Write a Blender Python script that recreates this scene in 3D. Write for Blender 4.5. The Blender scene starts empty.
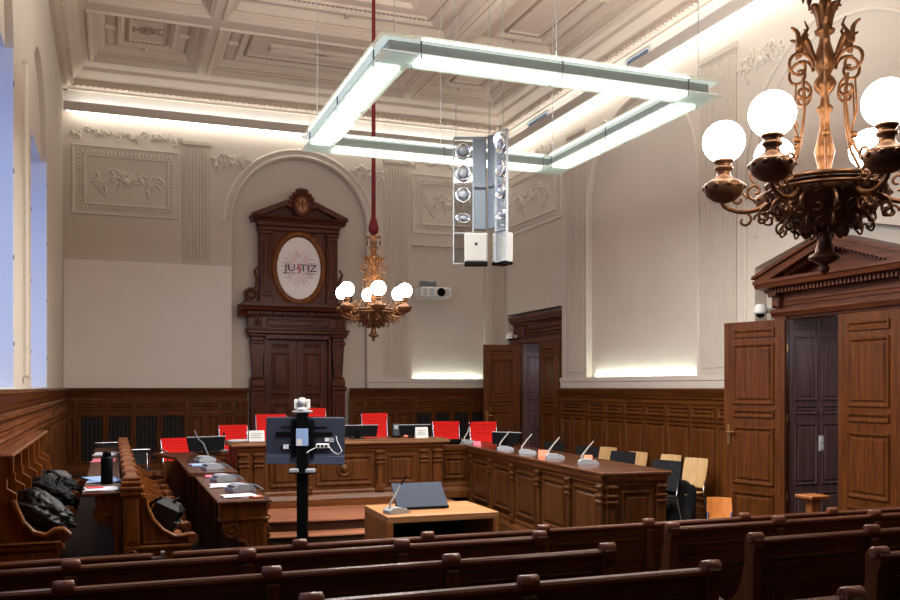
import bpy, math, random
from mathutils import Vector, Matrix, noise
from mathutils.geometry import tessellate_polygon
random.seed(7)
PI = math.pi
SC = bpy.context.scene
COL = SC.collection
A = math.atan(338/900)          # camera heading to the right of the room's long axis
XL, XR, YB = -0.85, 8.087, 18.1 # left wall, right wall, rear wall
YF = -1.2                       # near end of the modelled hall

# ---------------------------------------------------------------- materials
def _nt(name):
    m = bpy.data.materials.new(name); m.use_nodes = True
    nt = m.node_tree; b = nt.nodes['Principled BSDF']
    return m, nt, b
def lin(c):
    return tuple(((x/12.92) if x <= .04045 else ((x+.055)/1.055)**2.4) for x in c)
def rgb(r, g, b): return lin((r/255, g/255, b/255)) + (1,)
def mat(name, col, rough=.5, metal=0, var=.0, scale=6, bump=0, spec=.5):
    m, nt, b = _nt(name)
    b.inputs['Roughness'].default_value = rough; b.inputs['Metallic'].default_value = metal
    b.inputs['Specular IOR Level'].default_value = spec
    tc = nt.nodes.new('ShaderNodeTexCoord'); n = nt.nodes.new('ShaderNodeTexNoise')
    n.inputs['Scale'].default_value = scale; n.inputs['Detail'].default_value = 4
    nt.links.new(tc.outputs['Object'], n.inputs['Vector'])
    r = nt.nodes.new('ShaderNodeValToRGB')
    r.color_ramp.elements[0].position = .3; r.color_ramp.elements[1].position = .7
    r.color_ramp.elements[0].color = tuple(x*(1-var) for x in col[:3]) + (1,)
    r.color_ramp.elements[1].color = tuple(min(1, x*(1+var)) for x in col[:3]) + (1,)
    nt.links.new(n.outputs['Fac'], r.inputs['Fac']); nt.links.new(r.outputs['Color'], b.inputs['Base Color'])
    if bump:
        bp = nt.nodes.new('ShaderNodeBump'); bp.inputs['Strength'].default_value = bump; bp.inputs['Distance'].default_value = .01
        nt.links.new(n.outputs['Fac'], bp.inputs['Height']); nt.links.new(bp.outputs['Normal'], b.inputs['Normal'])
    return m
def wood(name, c0, c1, axis='z', rough=.4, grain=26, spec=.28):
    m, nt, b = _nt(name)
    b.inputs['Roughness'].default_value = rough; b.inputs['Specular IOR Level'].default_value = spec
    tc = nt.nodes.new('ShaderNodeTexCoord'); mp = nt.nodes.new('ShaderNodeMapping')
    s = [grain]*3; s['xyz'.index(axis)] = grain*.06; mp.inputs['Scale'].default_value = s
    n = nt.nodes.new('ShaderNodeTexNoise'); n.inputs['Scale'].default_value = 1; n.inputs['Detail'].default_value = 6; n.inputs['Roughness'].default_value = .6
    n.inputs['Distortion'].default_value = .6
    r = nt.nodes.new('ShaderNodeValToRGB')
    r.color_ramp.elements[0].position = .32; r.color_ramp.elements[1].position = .68
    r.color_ramp.elements[0].color = c0; r.color_ramp.elements[1].color = c1
    nt.links.new(tc.outputs['Object'], mp.inputs['Vector']); nt.links.new(mp.outputs['Vector'], n.inputs['Vector'])
    nt.links.new(n.outputs['Fac'], r.inputs['Fac']); nt.links.new(r.outputs['Color'], b.inputs['Base Color'])
    bp = nt.nodes.new('ShaderNodeBump'); bp.inputs['Strength'].default_value = .12; bp.inputs['Distance'].default_value = .004
    nt.links.new(n.outputs['Fac'], bp.inputs['Height']); nt.links.new(bp.outputs['Normal'], b.inputs['Normal'])
    return m
def emis(name, col, strength, base=None):
    m, nt, b = _nt(name)
    b.inputs['Base Color'].default_value = base or col
    b.inputs['Emission Color'].default_value = col; b.inputs['Emission Strength'].default_value = strength
    return m
def clear(name, tint, mixf=.12, rough=.05):
    m = bpy.data.materials.new(name); m.use_nodes = True; nt = m.node_tree
    out = nt.nodes['Material Output']; nt.nodes.remove(nt.nodes['Principled BSDF'])
    t = nt.nodes.new('ShaderNodeBsdfTransparent'); t.inputs['Color'].default_value = tint
    g = nt.nodes.new('ShaderNodeBsdfGlossy'); g.inputs['Roughness'].default_value = rough
    mx = nt.nodes.new('ShaderNodeMixShader'); mx.inputs['Fac'].default_value = mixf
    nt.links.new(t.outputs[0], mx.inputs[1]); nt.links.new(g.outputs[0], mx.inputs[2]); nt.links.new(mx.outputs[0], out.inputs['Surface'])
    return m

M = {}
M['plaster'] = mat('wall_plaster', rgb(208,197,184), .85, var=.03, scale=1.3)
M['niche'] = mat('niche_plaster', rgb(250,222,190), .85, var=.03, scale=1.2)
M['screen'] = mat('white_panel', rgb(230,221,214), .8, var=.02, scale=1)
M['stucco'] = mat('stucco', rgb(212,202,189), .8, var=.03, scale=5)
M['flute'] = mat('pilaster_stucco', rgb(198,187,173), .85, var=.03, scale=5)
M['ceil'] = mat('ceiling_plaster', rgb(208,190,172), .85, var=.03, scale=1.5)
M['ceil_rose'] = mat('ceiling_rose_field', rgb(206,184,168), .85, var=.03, scale=2)
M['ceil_gilt'] = mat('ceiling_ornament', rgb(164,138,120), .75, var=.1, scale=20)
M['fascia'] = mat('fascia_metal', rgb(196,186,176), .5, var=.03)
M['wain'] = wood('wainscot_oak', rgb(66,33,10), rgb(114,64,24), 'z', .4, spec=.2)
M['wain_h'] = wood('wainscot_oak_rail', rgb(66,33,12), rgb(112,63,26), 'x', .36)
M['wain_y'] = wood('wainscot_oak_rail_side', rgb(66,33,10), rgb(114,64,24), 'y', .36)
M['portal'] = wood('portal_oak', rgb(64,30,18), rgb(104,53,34), 'z', .36)
M['portal_h'] = wood('portal_oak_rail', rgb(62,30,18), rgb(104,53,34), 'x', .36)
M['door_oak'] = wood('door_oak', rgb(68,33,11), rgb(112,62,24), 'z', .36)
M['portal_y'] = wood('portal_oak_side', rgb(68,34,20), rgb(106,58,36), 'y', .36)
M['bench'] = wood('bench_oak', rgb(58,31,13), rgb(104,60,27), 'z', .34)
M['bench_h'] = wood('bench_oak_rail', rgb(70,38,17), rgb(120,70,34), 'x', .3)
M['bench_y'] = wood('bench_oak_rail_side', rgb(70,38,17), rgb(120,70,34), 'y', .3)
M['desk_top'] = wood('desk_top_polished', rgb(70,40,26), rgb(106,64,42), 'y', .14, spec=.5)
M['desk_top_x'] = wood('bench_top_polished', rgb(110,76,52), rgb(150,108,78), 'x', .18)
M['stall'] = wood('stall_oak', rgb(90,48,18), rgb(148,86,36), 'z', .32)
M['stall_y'] = wood('stall_oak_ledge', rgb(98,54,26), rgb(150,90,54), 'y', .26, spec=.5)
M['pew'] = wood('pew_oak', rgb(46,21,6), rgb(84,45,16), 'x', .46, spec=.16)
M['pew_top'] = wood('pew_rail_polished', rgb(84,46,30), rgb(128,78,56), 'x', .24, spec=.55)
M['pew_end'] = wood('pew_end_oak', rgb(58,29,11), rgb(102,56,24), 'z', .36)
M['knob'] = wood('pew_scroll_oak', rgb(104,58,40), rgb(150,94,70), 'x', .28, spec=.5)
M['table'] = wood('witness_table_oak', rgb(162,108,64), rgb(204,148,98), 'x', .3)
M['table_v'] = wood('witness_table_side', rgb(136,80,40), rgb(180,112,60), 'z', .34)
M['beech'] = wood('beech_ply', rgb(206,162,108), rgb(232,192,140), 'z', .35)
M['beech_o'] = wood('orange_ply', rgb(206,124,60), rgb(228,148,80), 'z', .35)
M['podium'] = wood('podium_boards', rgb(120,70,48), rgb(184,122,92), 'x', .4, grain=10)
M['riser'] = wood('podium_riser', rgb(40,22,12), rgb(66,37,20), 'x', .4)
def boards(name, c0, c1, rough):
    m, nt, b = _nt(name); b.inputs['Roughness'].default_value = rough
    tc = nt.nodes.new('ShaderNodeTexCoord'); mp = nt.nodes.new('ShaderNodeMapping'); mp.inputs['Rotation'].default_value = (0,0,PI/2)
    k = nt.nodes.new('ShaderNodeTexBrick'); k.inputs['Scale'].default_value = 1; k.inputs['Brick Width'].default_value = 1.1; k.inputs['Row Height'].default_value = .16
    k.inputs['Mortar Size'].default_value = .006; k.inputs['Color1'].default_value = c0; k.inputs['Color2'].default_value = c1; k.inputs['Mortar'].default_value = (.002,.002,.002,1)
    nt.links.new(tc.outputs['Object'], mp.inputs['Vector']); nt.links.new(mp.outputs['Vector'], k.inputs['Vector']); nt.links.new(k.outputs['Color'], b.inputs['Base Color'])
    return m
M['floor'] = boards('floor_boards', rgb(17,14,13), rgb(30,26,23), .6)
M['dark'] = mat('dark_void', rgb(10,8,7), .8)
M['grille'] = mat('grille_slat', rgb(30,20,14), .5)
M['vest'] = wood('vestibule_oak', rgb(78,56,54), rgb(112,86,82), 'z', .4)
M['red'] = mat('red_fabric', rgb(244,26,18), .8, var=.03, scale=30)
M['redcord'] = mat('red_velvet', rgb(104,12,18), .85, var=.15, scale=30)
M['black'] = mat('black_plastic', rgb(10,10,11), .5, var=.1, spec=.08)
M['blackfab'] = mat('black_fabric', rgb(17,17,20), .85, var=.35, scale=14)
M['jacket'] = mat('black_nylon', rgb(15,15,17), .5, var=.2, scale=9, spec=.4)
M['grey_cloth'] = mat('grey_cloth', rgb(88,86,88), .8, var=.2, scale=12)
M['tvback'] = mat('monitor_back', rgb(46,52,66), .38, var=.08, scale=3)
M['tvback2'] = mat('monitor_back_strip', rgb(70,78,96), .34)
M['grey'] = mat('grey_plastic', rgb(160,164,170), .4, var=.04)
M['greydk'] = mat('grey_metal', rgb(112,120,130), .38, .3, var=.06)
M['lightgrey'] = mat('light_grey_plastic', rgb(172,167,160), .5, var=.03)
M['white'] = mat('white_plastic', rgb(228,226,222), .45, var=.02)
M['paper'] = mat('paper', rgb(222,224,232), .8, var=.04, scale=10)
M['paper_b'] = mat('blue_paper', rgb(150,178,222), .8, var=.05, scale=10)
M['paper_p'] = mat('pink_paper', rgb(222,120,140), .8, var=.05, scale=10)
M['ink'] = mat('ink', rgb(36,34,38), .7)
M['inkred'] = mat('ink_red', rgb(196,24,36), .7)
M['inkrose'] = mat('ink_rose', rgb(238,212,214), .8)
M['inkgrey'] = mat('ink_grey', rgb(190,184,188), .8)
M['sign'] = mat('sign_white', rgb(250,247,247), .6, var=.015)
M['gold'] = mat('gilt_bronze', rgb(132,86,48), .48, .7, var=.3, scale=30)
M['bronze'] = mat('dark_bronze', rgb(112,76,48), .42, .7, var=.35, scale=25)
M['brass'] = mat('brass', rgb(206,168,96), .3, .9, var=.05)
M['copper'] = mat('crest_copper', rgb(176,118,86), .42, .5, var=.2, scale=20)
M['chrome'] = mat('chrome', rgb(215,215,218), .16, 1)
M['steel'] = mat('brushed_steel', rgb(150,152,150), .4, .7)
M['diffuser'] = emis('lit_diffuser', (.9,1,.93,1), .1)
M['profile'] = mat('painted_profile', rgb(165,167,162), .5, var=.02)
M['laptop'] = mat('grey_screen_board', rgb(66,72,84), .7, 0, var=.04, spec=.1)
M['orange'] = mat('orange_card', rgb(226,128,96), .7)
M['slit'] = emis('door_gap_glow', (.95,.97,1,1), .35)  # glow for the added strip in the door gap
M['globe'] = emis('lit_opal_globe', (1,.93,.84,1), 6.5)
M['tube'] = emis('fluorescent_tube', (.92,1,.93,1), 1.5)
M['tubetop'] = emis('fluorescent_tube_upper', (.92,1,.95,1), 1.5)
M['cove_w'] = emis('cove_tube_warm', (1,.95,.86,1), 3)
M['cove_c'] = emis('cove_tube_cool', (.82,.93,1,1), 2)
M['bay'] = emis('bay_tube', (.86,1,.93,1), 4)
M['rod'] = emis('rod_sheen_glow', (1,.84,.66,1), .07, rgb(190,178,166))  # pier rod: reflected light given as weak emission
M['spot'] = emis('lit_spot', (1,.97,.92,1), 6)
M['sash'] = mat('white_sash_paint', rgb(222,224,228), .4)
M['bluepane'] = emis('dusk_glass', (.2,.34,.78,1), .62, rgb(60,80,130))
M['glass'] = clear('greenish_glass', (.92,.96,.93,1), .12)
_nt2 = M['glass'].node_tree; _d = _nt2.nodes.new('ShaderNodeBsdfTranslucent'); _d.inputs['Color'].default_value = (.86,.9,.87,1)
_mx = _nt2.nodes.new('ShaderNodeMixShader'); _mx.inputs['Fac'].default_value = .35; _o = _nt2.nodes['Material Output']
_nt2.links.new(_o.inputs['Surface'].links[0].from_socket, _mx.inputs[1]); _nt2.links.new(_d.outputs[0], _mx.inputs[2]); _nt2.links.new(_mx.outputs[0], _o.inputs['Surface'])
M['acryl'] = clear('clear_acrylic', (.9,.92,.93,1), .14)

# ---------------------------------------------------------------- mesh builder
class Pl:
    """a plane: origin o, in-plane axes u and v, outward normal n"""
    def __init__(s, o, u, v, n): s.o, s.u, s.v, s.n = map(Vector, (o, u, v, n))
    def __call__(s, a, b, c=0): return s.o + s.u*a + s.v*b + s.n*c
class MB:
    def __init__(s, o=(0,0,0)): s.o = Vector(o); s.V = []; s.F = []; s.S = []; s.T = None
    def add(s, pts, faces, smooth=False):
        k = len(s.V)
        for p in pts:
            p = Vector(p)
            if s.T is not None: p = s.T @ p
            s.V.append(p - s.o)
        for f in faces: s.F.append([k+i for i in f]); s.S.append(smooth)
        return s
    def box(s, x0, x1, y0, y1, z0, z1, b=0):
        return s.pbox(Pl((0,0,0),(1,0,0),(0,1,0),(0,0,1)), x0, x1, y0, y1, z0, z1, b, both=True)
    def pbox(s, P, a0, a1, b0, b1, c0, c1, bev=0, both=False):
        if a0 > a1: a0, a1 = a1, a0
        if b0 > b1: b0, b1 = b1, b0
        if c0 > c1: c0, c1 = c1, c0
        if bev <= 0:
            p = [P(a,b,c) for c in (c0,c1) for b in (b0,b1) for a in (a0,a1)]
            return s.add(p, [(0,2,3,1),(4,5,7,6),(0,1,5,4),(2,6,7,3),(0,4,6,2),(1,3,7,5)])
        e = min(bev, (a1-a0)*.45, (b1-b0)*.45, (c1-c0)*.45 if both else (c1-c0)*.95)
        def loop(i, c): return [P(a0+i,b0+i,c), P(a1-i,b0+i,c), P(a1-i,b1-i,c), P(a0+i,b1-i,c)]
        L = ([loop(e,c0), loop(0,c0+e)] if both else [loop(0,c0)]) + [loop(0,c1-e), loop(e,c1)]
        p = sum(L, []); F = [(3,2,1,0), tuple(len(p)-4+i for i in range(4))]
        for k in range(len(L)-1):
            for i in range(4): j = (i+1) % 4; F.append((4*k+i, 4*k+j, 4*k+4+j, 4*k+4+i))
        return s.add(p, F)
    def pframe(s, P, a0, a1, b0, b1, w, c0, c1):
        """moulding running round a rectangle"""
        def loop(i, c): return [P(a0+i,b0+i,c), P(a1-i,b0+i,c), P(a1-i,b1-i,c), P(a0+i,b1-i,c)]
        L = [loop(0,c0), loop(.15*w,c1), loop(.5*w,c1), loop(w,c0)]
        p = sum(L, []); F = []
        for k in range(3):
            for i in range(4): j = (i+1) % 4; F.append((4*k+i, 4*k+j, 4*k+4+j, 4*k+4+i))
        return s.add(p, F)
    def panel(s, P, a0, a1, b0, b1, d=.03, w=.045):
        """framed raised panel"""
        s.pframe(P, a0, a1, b0, b1, w, 0, d)
        i = w + .012
        if a1-a0 > 2*i+.02 and b1-b0 > 2*i+.02: s.pbox(P, a0+i, a1-i, b0+i, b1-i, -.004, d*.75, .035)
        return s
    def prism(s, P, poly, c0, c1, smooth=False):
        n = len(poly); p = [P(a,b,c0) for a,b in poly] + [P(a,b,c1) for a,b in poly]
        tri = tessellate_polygon([[Vector((a,b,0)) for a,b in poly]])
        s.add(p, [tuple(t) for t in tri] + [tuple(n+i for i in reversed(t)) for t in tri] + [(i, (i+1)%n, n+(i+1)%n, n+i) for i in range(n)], False)
        return s
    def sweep_z(s, P, prof, a0, a1):
        """profile of (depth c, height b) run along the plane's u axis"""
        n = len(prof); p = [P(a0,b,c) for c,b in prof] + [P(a1,b,c) for c,b in prof]
        return s.add(p, [(i, (i+1)%n, n+(i+1)%n, n+i) for i in range(n)] + [tuple(range(n)), tuple(range(2*n-1, n-1, -1))])
    def tube(s, pts, r, n=8, cap=True, sm=0):
        pts = [Vector(p) for p in pts]; R = list(r) if isinstance(r, (list, tuple)) else [r]*len(pts)
        if sm and len(pts) > 2:
            q = []; rr = []
            for i in range(len(pts)-1):
                a, b, c, d = pts[max(i-1,0)], pts[i], pts[i+1], pts[min(i+2,len(pts)-1)]
                for k in range(sm):
                    t = k/sm; q.append(.5*(2*b+(c-a)*t+(2*a-5*b+4*c-d)*t*t+(3*b-a-3*c+d)*t**3)); rr.append(R[i]+(R[i+1]-R[i])*t)
            pts, R = q+[pts[-1]], rr+[R[-1]]
        p = []; F = []; ref = None
        for i, q in enumerate(pts):
            d = (pts[min(i+1, len(pts)-1)] - pts[max(i-1, 0)])
            d = d.normalized() if d.length > 1e-9 else Vector((0,0,1))
            if ref is None: ref = Vector((0,0,1)) if abs(d.z) < .9 else Vector((1,0,0))
            u = (ref - d*ref.dot(d)); u = u.normalized() if u.length > 1e-6 else d.orthogonal().normalized()
            ref = u; w = d.cross(u)
            for k in range(n):
                t = 2*PI*k/n; p.append(q + (u*math.cos(t) + w*math.sin(t))*R[i])
        for i in range(len(pts)-1):
            for k in range(n): F.append((i*n+k, i*n+(k+1)%n, (i+1)*n+(k+1)%n, (i+1)*n+k))
        s.add(p, F, n > 4)
        if cap:
            s.add(p[:n], [tuple(reversed(range(n)))]); s.add(p[-n:], [tuple(range(n))])
        return s
    def lathe(s, prof, c=(0,0,0), n=20, P=None, smooth=True):
        P = P or Pl(c, (1,0,0), (0,1,0), (0,0,1)); p = []; F = []
        for r, z in prof:
            for k in range(n): t = 2*PI*k/n; p.append(P(max(r,.0004)*math.cos(t), max(r,.0004)*math.sin(t), z))
        for i in range(len(prof)-1):
            for k in range(n): F.append((i*n+k, i*n+(k+1)%n, (i+1)*n+(k+1)%n, (i+1)*n+k))
        F.append(tuple(reversed(range(n)))); F.append(tuple((len(prof)-1)*n+k for k in range(n)))
        return s.add(p, F, smooth)
    def ball(s, c, r, nu=16, nv=10, f=None):
        r = r if isinstance(r, (list, tuple)) else (r,)*3; c = Vector(c); p = [c + Vector((0,0,-r[2]))]; F = []
        for j in range(1, nv):
            a = -PI/2 + PI*j/nv
            for i in range(nu):
                t = 2*PI*i/nu; d = Vector((math.cos(a)*math.cos(t), math.cos(a)*math.sin(t), math.sin(a)))
                k = f(d) if f else 1
                p.append(c + Vector((d.x*r[0], d.y*r[1], d.z*r[2]))*k)
        p.append(c + Vector((0,0,r[2])))
        for i in range(nu): F.append((0, 1+(i+1)%nu, 1+i)); F.append((len(p)-1, 1+(nv-2)*nu+i, 1+(nv-2)*nu+(i+1)%nu))
        for j in range(nv-2):
            for i in range(nu): F.append((1+j*nu+i, 1+j*nu+(i+1)%nu, 1+(j+1)*nu+(i+1)%nu, 1+(j+1)*nu+i))
        return s.add(p, F, True)
    def build(s, name, m, parent=None, loc=None, fix=True):
        me = bpy.data.meshes.new(name)
        me.from_pydata([tuple(v) for v in s.V], [], s.F)
        me.polygons.foreach_set('use_smooth', s.S)
        me.materials.append(M[m] if isinstance(m, str) else m)
        if fix:
            import bmesh
            b = bmesh.new(); b.from_mesh(me); bmesh.ops.recalc_face_normals(b, faces=b.faces); b.to_mesh(me); b.free()
        me.update()
        o = bpy.data.objects.new(name, me); COL.objects.link(o)
        if parent is not None: o.parent = parent
        if loc is not None: o.location = loc
        return o
def curve_spiral(c, r0, r1, t0, t1, n=14):
    return [(c[0]+(r0+(r1-r0)*i/n)*math.cos(t0+(t1-t0)*i/n), c[1]+(r0+(r1-r0)*i/n)*math.sin(t0+(t1-t0)*i/n)) for i in range(n+1)]
def thing(name, label, cat, loc=(0,0,0), rz=0, group=None):
    o = bpy.data.objects.new(name, None); COL.objects.link(o); o.empty_display_size = .1
    o.location = loc; o.rotation_euler = (0,0,rz); o['label'] = label; o['category'] = cat
    if group: o['group'] = group
    return o
def tag(o, label, cat, group=None):
    o['label'] = label; o['category'] = cat
    if group: o['group'] = group
    return o
def struct(o): o['kind'] = 'structure'; return o
def sempty(name, loc=(0,0,0), rz=0):
    o = bpy.data.objects.new(name, None); COL.objects.link(o); o.empty_display_size = .1
    o.location = loc; o.rotation_euler = (0,0,rz); o['kind'] = 'structure'; return o
def dup(root, loc, rz=0, label=None):
    r = root.copy(); COL.objects.link(r); r.location = loc; r.rotation_euler = (0,0,rz)
    if label: r['label'] = label
    for ch in list(root.children):
        c = ch.copy(); COL.objects.link(c); c.parent = r
        for g in ch.children:
            d = g.copy(); COL.objects.link(d); d.parent = c
    return r
def text(body, size, m, parent, loc, rot=(PI/2,0,0), name='lettering', ext=.002, align='CENTER', sx=1):
    cu = bpy.data.curves.new(name, 'FONT'); cu.body = body; cu.size = size; cu.extrude = ext
    cu.align_x = align; cu.align_y = 'CENTER'; cu.materials.append(M[m])
    o = bpy.data.objects.new(name, cu); COL.objects.link(o); o.parent = parent; o.location = loc; o.rotation_euler = rot; o.scale = (sx,1,1)
    bpy.context.view_layer.update(); dg = bpy.context.evaluated_depsgraph_get()
    me = bpy.data.meshes.new_from_object(o.evaluated_get(dg)); q = bpy.data.objects.new(name, me); COL.objects.link(q)
    q.parent = parent; q.location = loc; q.rotation_euler = rot; q.scale = (sx,1,1); bpy.data.objects.remove(o); return q
BACK = Pl((0,YB,0),(1,0,0),(0,0,1),(0,-1,0))     # a = x, b = z
LEFT = Pl((XL,0,0),(0,1,0),(0,0,1),(1,0,0))      # a = y, b = z
RIGHT = Pl((XR,0,0),(0,1,0),(0,0,1),(-1,0,0))
# ---------------------------------------------------------------- room shell
def poly_wall(P, outer, holes, name, m, parent=None):
    """holes: (polygon, depth, with_back)"""
    mb = MB(); loops = [outer] + [h[0] for h in holes]
    flat = [q for l in loops for q in l]
    tri = tessellate_polygon([[Vector((a,b,0)) for a,b in l] for l in loops])
    mb.add([P(a,b,0) for a,b in flat], [tuple(t) for t in tri])
    for poly, d, back in holes:
        n = len(poly); mb.add([P(a,b,0) for a,b in poly] + [P(a,b,-d) for a,b in poly], [(i,(i+1)%n,n+(i+1)%n,n+i) for i in range(n)])
        if back: mb.add([P(a,b,-d) for a,b in poly], [tuple(t) for t in tessellate_polygon([[Vector((a,b,0)) for a,b in poly]])])
    return mb.build(name, m, parent, fix=False)
def arch(a0, a1, b0, bs, n=28, k=1.0):
    c = (a0+a1)/2; r = (a1-a0)/2
    return [(a0,b0),(a1,b0)] + [(c+r*math.cos(PI*i/n), bs+k*r*math.sin(PI*i/n)) for i in range(n+1)]
ZT = 8.2
niche = arch(2.21, 4.96, .0, 5.15)
bay_b = [(5.93,2.03),(7.62,2.03),(7.62,4.9),(5.93,4.9)]
struct(poly_wall(BACK, [(XL,0),(XR,0),(XR,ZT),(XL,ZT)], [(niche,.2,True),(bay_b,.09,True)], 'wall_back', 'plaster'))
W2 = arch(11.1, 13.76, 1.88, 4.78); W1 = arch(6.57, 9.23, 1.88, 4.78); W0 = arch(2.04, 4.7, 1.88, 4.78)
struct(poly_wall(LEFT, [(YF,0),(YB,0),(YB,ZT),(YF,ZT)], [(W2,.6,False),(W1,.6,False),(W0,.6,False)], 'wall_left', 'plaster'))
YC = 8.35
gable = [(YC-1.55,0),(YC+1.53,0),(YC+1.53,3.5),(YC,3.88),(YC-1.55,3.5)]
dn = [(15.42,0),(17.98,0),(17.98,3.47),(15.42,3.47)]
bay_r = arch(11.15, 14.41, 2.03, 5.05)
struct(poly_wall(RIGHT, [(YF,0),(YB,0),(YB,ZT),(YF,ZT)], [(gable,.2,False),(dn,.26,False),(bay_r,.08,True)], 'wall_right', 'plaster'))
# plaster lining of the two door niches, with the openings left free
def lining(P, outer, holes, name): return struct(poly_wall(P, outer, holes, name, 'plaster'))
lining(Pl((XR+.2,0,0),(0,1,0),(0,0,1),(-1,0,0)), gable, [([(YC-.92,.0),(YC+.92,.0),(YC+.92,2.8),(YC-.92,2.8)],.1,False)], 'wall_right_portal_niche')
lining(Pl((XR+.26,0,0),(0,1,0),(0,0,1),(-1,0,0)), dn, [([(15.5,0),(17.3,0),(17.3,2.85),(15.5,2.85)],.1,False)], 'wall_right_door_niche')
fw = MB(); fw.box(XL, XR, YF-.1, YF, 0, ZT); struct(fw.build('wall_front', 'wain'))  # unseen wall, dark oak chosen to cut fill light on the pews
# floor
fl = MB(); fl.box(XL-.5, XR+3, YF, YB+.5, -.15, 0); struct(fl.build('floor', 'floor'))
# raked tiers under the benches
PY = [5.65, 4.86, 4.07, 3.21, 2.425]; PZ = [0, .10, .155, .22, .27]
tr = MB()
for i in range(1,5):
    y1 = PY[i]+.5; y0 = (PY[i+1]+.5) if i < 4 else YF
    tr.box(XL, XR, y0, y1, .0, PZ[i])
struct(tr.build('floor_tiers', 'floor'))
# dais: raised floor along the back and left with a curved front step
da = MB()
da.box(XL, 1.2, 6.6, YB, .001, .26)
struct(da.build('floor_side_dais', 'floor'))
PF = Pl((0,0,0),(1,0,0),(0,1,0),(0,0,1))
def disc(cx, cy, r, x0, x1, yb, n=40):
    pts = []
    for i in range(n+1):
        x = x0+(x1-x0)*i/n; pts.append((x, cy-math.sqrt(max(0, r*r-(x-cx)**2))))
    return pts + [(x1,yb),(x0,yb)]
d1 = MB(); d1.prism(PF, disc(2.75,16.2,5.25,1.2,4.62,YB), .001, .248); d1.build; 
o = struct(d1.build('floor_judges_dais', 'riser'))
d2 = MB(); d2.prism(PF, disc(2.75,16.2,5.28,1.2,4.62,YB), .248, .262); struct(d2.build('floor_dais_boards', 'podium'))
d3 = MB(); d3.prism(PF, disc(2.75,16.2,5.6,1.2,4.62,12.6), .0005, .118); struct(d3.build('floor_lower_step', 'riser'))
d4 = MB(); d4.prism(PF, disc(2.75,16.2,5.63,1.2,4.62,12.6), .118, .13); struct(d4.build('floor_step_boards', 'podium'))
d5 = MB(); d5.box(4.62, 6.75, 12.9, YB, .001, .26); struct(d5.build('floor_rear_dais', 'floor'))

# ---- ceiling
ZC = 7.78
CE = Pl((0,0,ZC),(1,0,0),(0,1,0),(0,0,-1))
cols = [(-.29,1.44),(1.74,5.48),(5.78,7.51)]; rows = [(15.2,17.33),(10.1,14.65),(5.0,9.55),(.2,4.45)]
cof = [(x0,x1,y0,y1) for y0,y1 in rows for x0,x1 in cols]
mb = MB(); loops = [[(XL,YF),(XR,YF),(XR,YB),(XL,YB)]] + [[(x0,y0),(x1,y0),(x1,y1),(x0,y1)] for x0,x1,y0,y1 in cof]
flat = [q for l in loops for q in l]
mb.add([CE(a,b) for a,b in flat], [tuple(t) for t in tessellate_polygon([[Vector((a,b,0)) for a,b in l] for l in loops])])
def rloop(x0,x1,y0,y1,i,c): return [CE(x0+i,y0+i,c),CE(x1-i,y0+i,c),CE(x1-i,y1-i,c),CE(x0+i,y1-i,c)]
for q in cof:
    prof = [(0,0),(0,-.05),(.05,-.07),(.05,-.1),(.1,-.1),(.17,-.2),(.17,-.23),(.21,-.23)]
    L = [rloop(*q,i,c) for i,c in prof]; F = []
    for k in range(len(L)-1):
        for i in range(4): j = (i+1)%4; F.append((4*k+i,4*k+j,4*k+4+j,4*k+4+i))
    mb.add(sum(L,[]), F)
    mb.pframe(CE, q[0]-.1, q[1]+.1, q[2]-.1, q[3]+.1, .09, 0, .035)
ceil = struct(mb.build('ceiling', 'ceil', fix=False))
rp = random.Random(3)
for q in cof:
    x0,x1,y0,y1 = q
    f = MB(); f.add(rloop(*q,.2,-.23), [(0,1,2,3)]); f.build('coffer_field', 'ceil_rose', ceil, fix=False)
    g = MB(); wide = (x1-x0) > 3
    i = .36
    g.pframe(CE, x0+i, x1-i, y0+i, y1-i, .16, -.235, -.16)
    g.pframe(CE, x0+i+.2, x1-i-.2, y0+i+.2, y1-i-.2, .05, -.235, -.2)
    cx, cy = (x0+x1)/2, (y0+y1)/2
    for s in (-1,1):
        g.pbox(CE, cx-.04, cx+.04, (y0+.17 if s<0 else y1-i), (y0+i if s<0 else y1-.17), -.235, -.17, .015)
        g.pbox(CE, (x0+.17 if s<0 else x1-i), (x0+i if s<0 else x1-.17), cy-.04, cy+.04, -.235, -.17, .015)
    if wide: g.pframe(CE, x0+.9, x1-.9, y0+.9, y1-.9, .12, -.235, -.17)
    g.build('coffer_frame', 'ceil', ceil)
    b = MB(); w = i+.165
    def beads(u0,u1,fix,ax):
        n = int((u1-u0)/.075)
        for k in range(n):
            u = u0+(u1-u0)*(k+.5)/n
            if ax == 'x': b.pbox(CE, u-.024,u+.024, fix-.024,fix+.024, -.235,-.185,.012)
            else: b.pbox(CE, fix-.024,fix+.024, u-.024,u+.024, -.235,-.185,.012)
    beads(x0+w,x1-w,y0+w+.02,'x'); beads(x0+w,x1-w,y1-w-.02,'x'); beads(y0+w,y1-w,x0+w+.02,'y'); beads(y0+w,y1-w,x1-w-.02,'y')
    b.build('bead_row', 'ceil_gilt', ceil)
    r = MB()
    r.ball(CE(cx,cy,-.22), (.07,.07,.04), 12, 6)
    for k in range(8):
        t = 2*PI*k/8; r.ball(CE(cx+.12*math.cos(t), cy+.12*math.sin(t), -.225), (.05,.05,.025), 8, 5)
    for sx in (-1,1):
        for sy in (-1,1):
            sp = curve_spiral((cx+sx*.2, cy+sy*.07), .075, .02, 0, sx*sy*4.5)
            r.tube([CE(a,c,-.225) for a,c in sp], .014, 5)
    r.build('ceiling_rosette', 'ceil_gilt', ceil)

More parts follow.
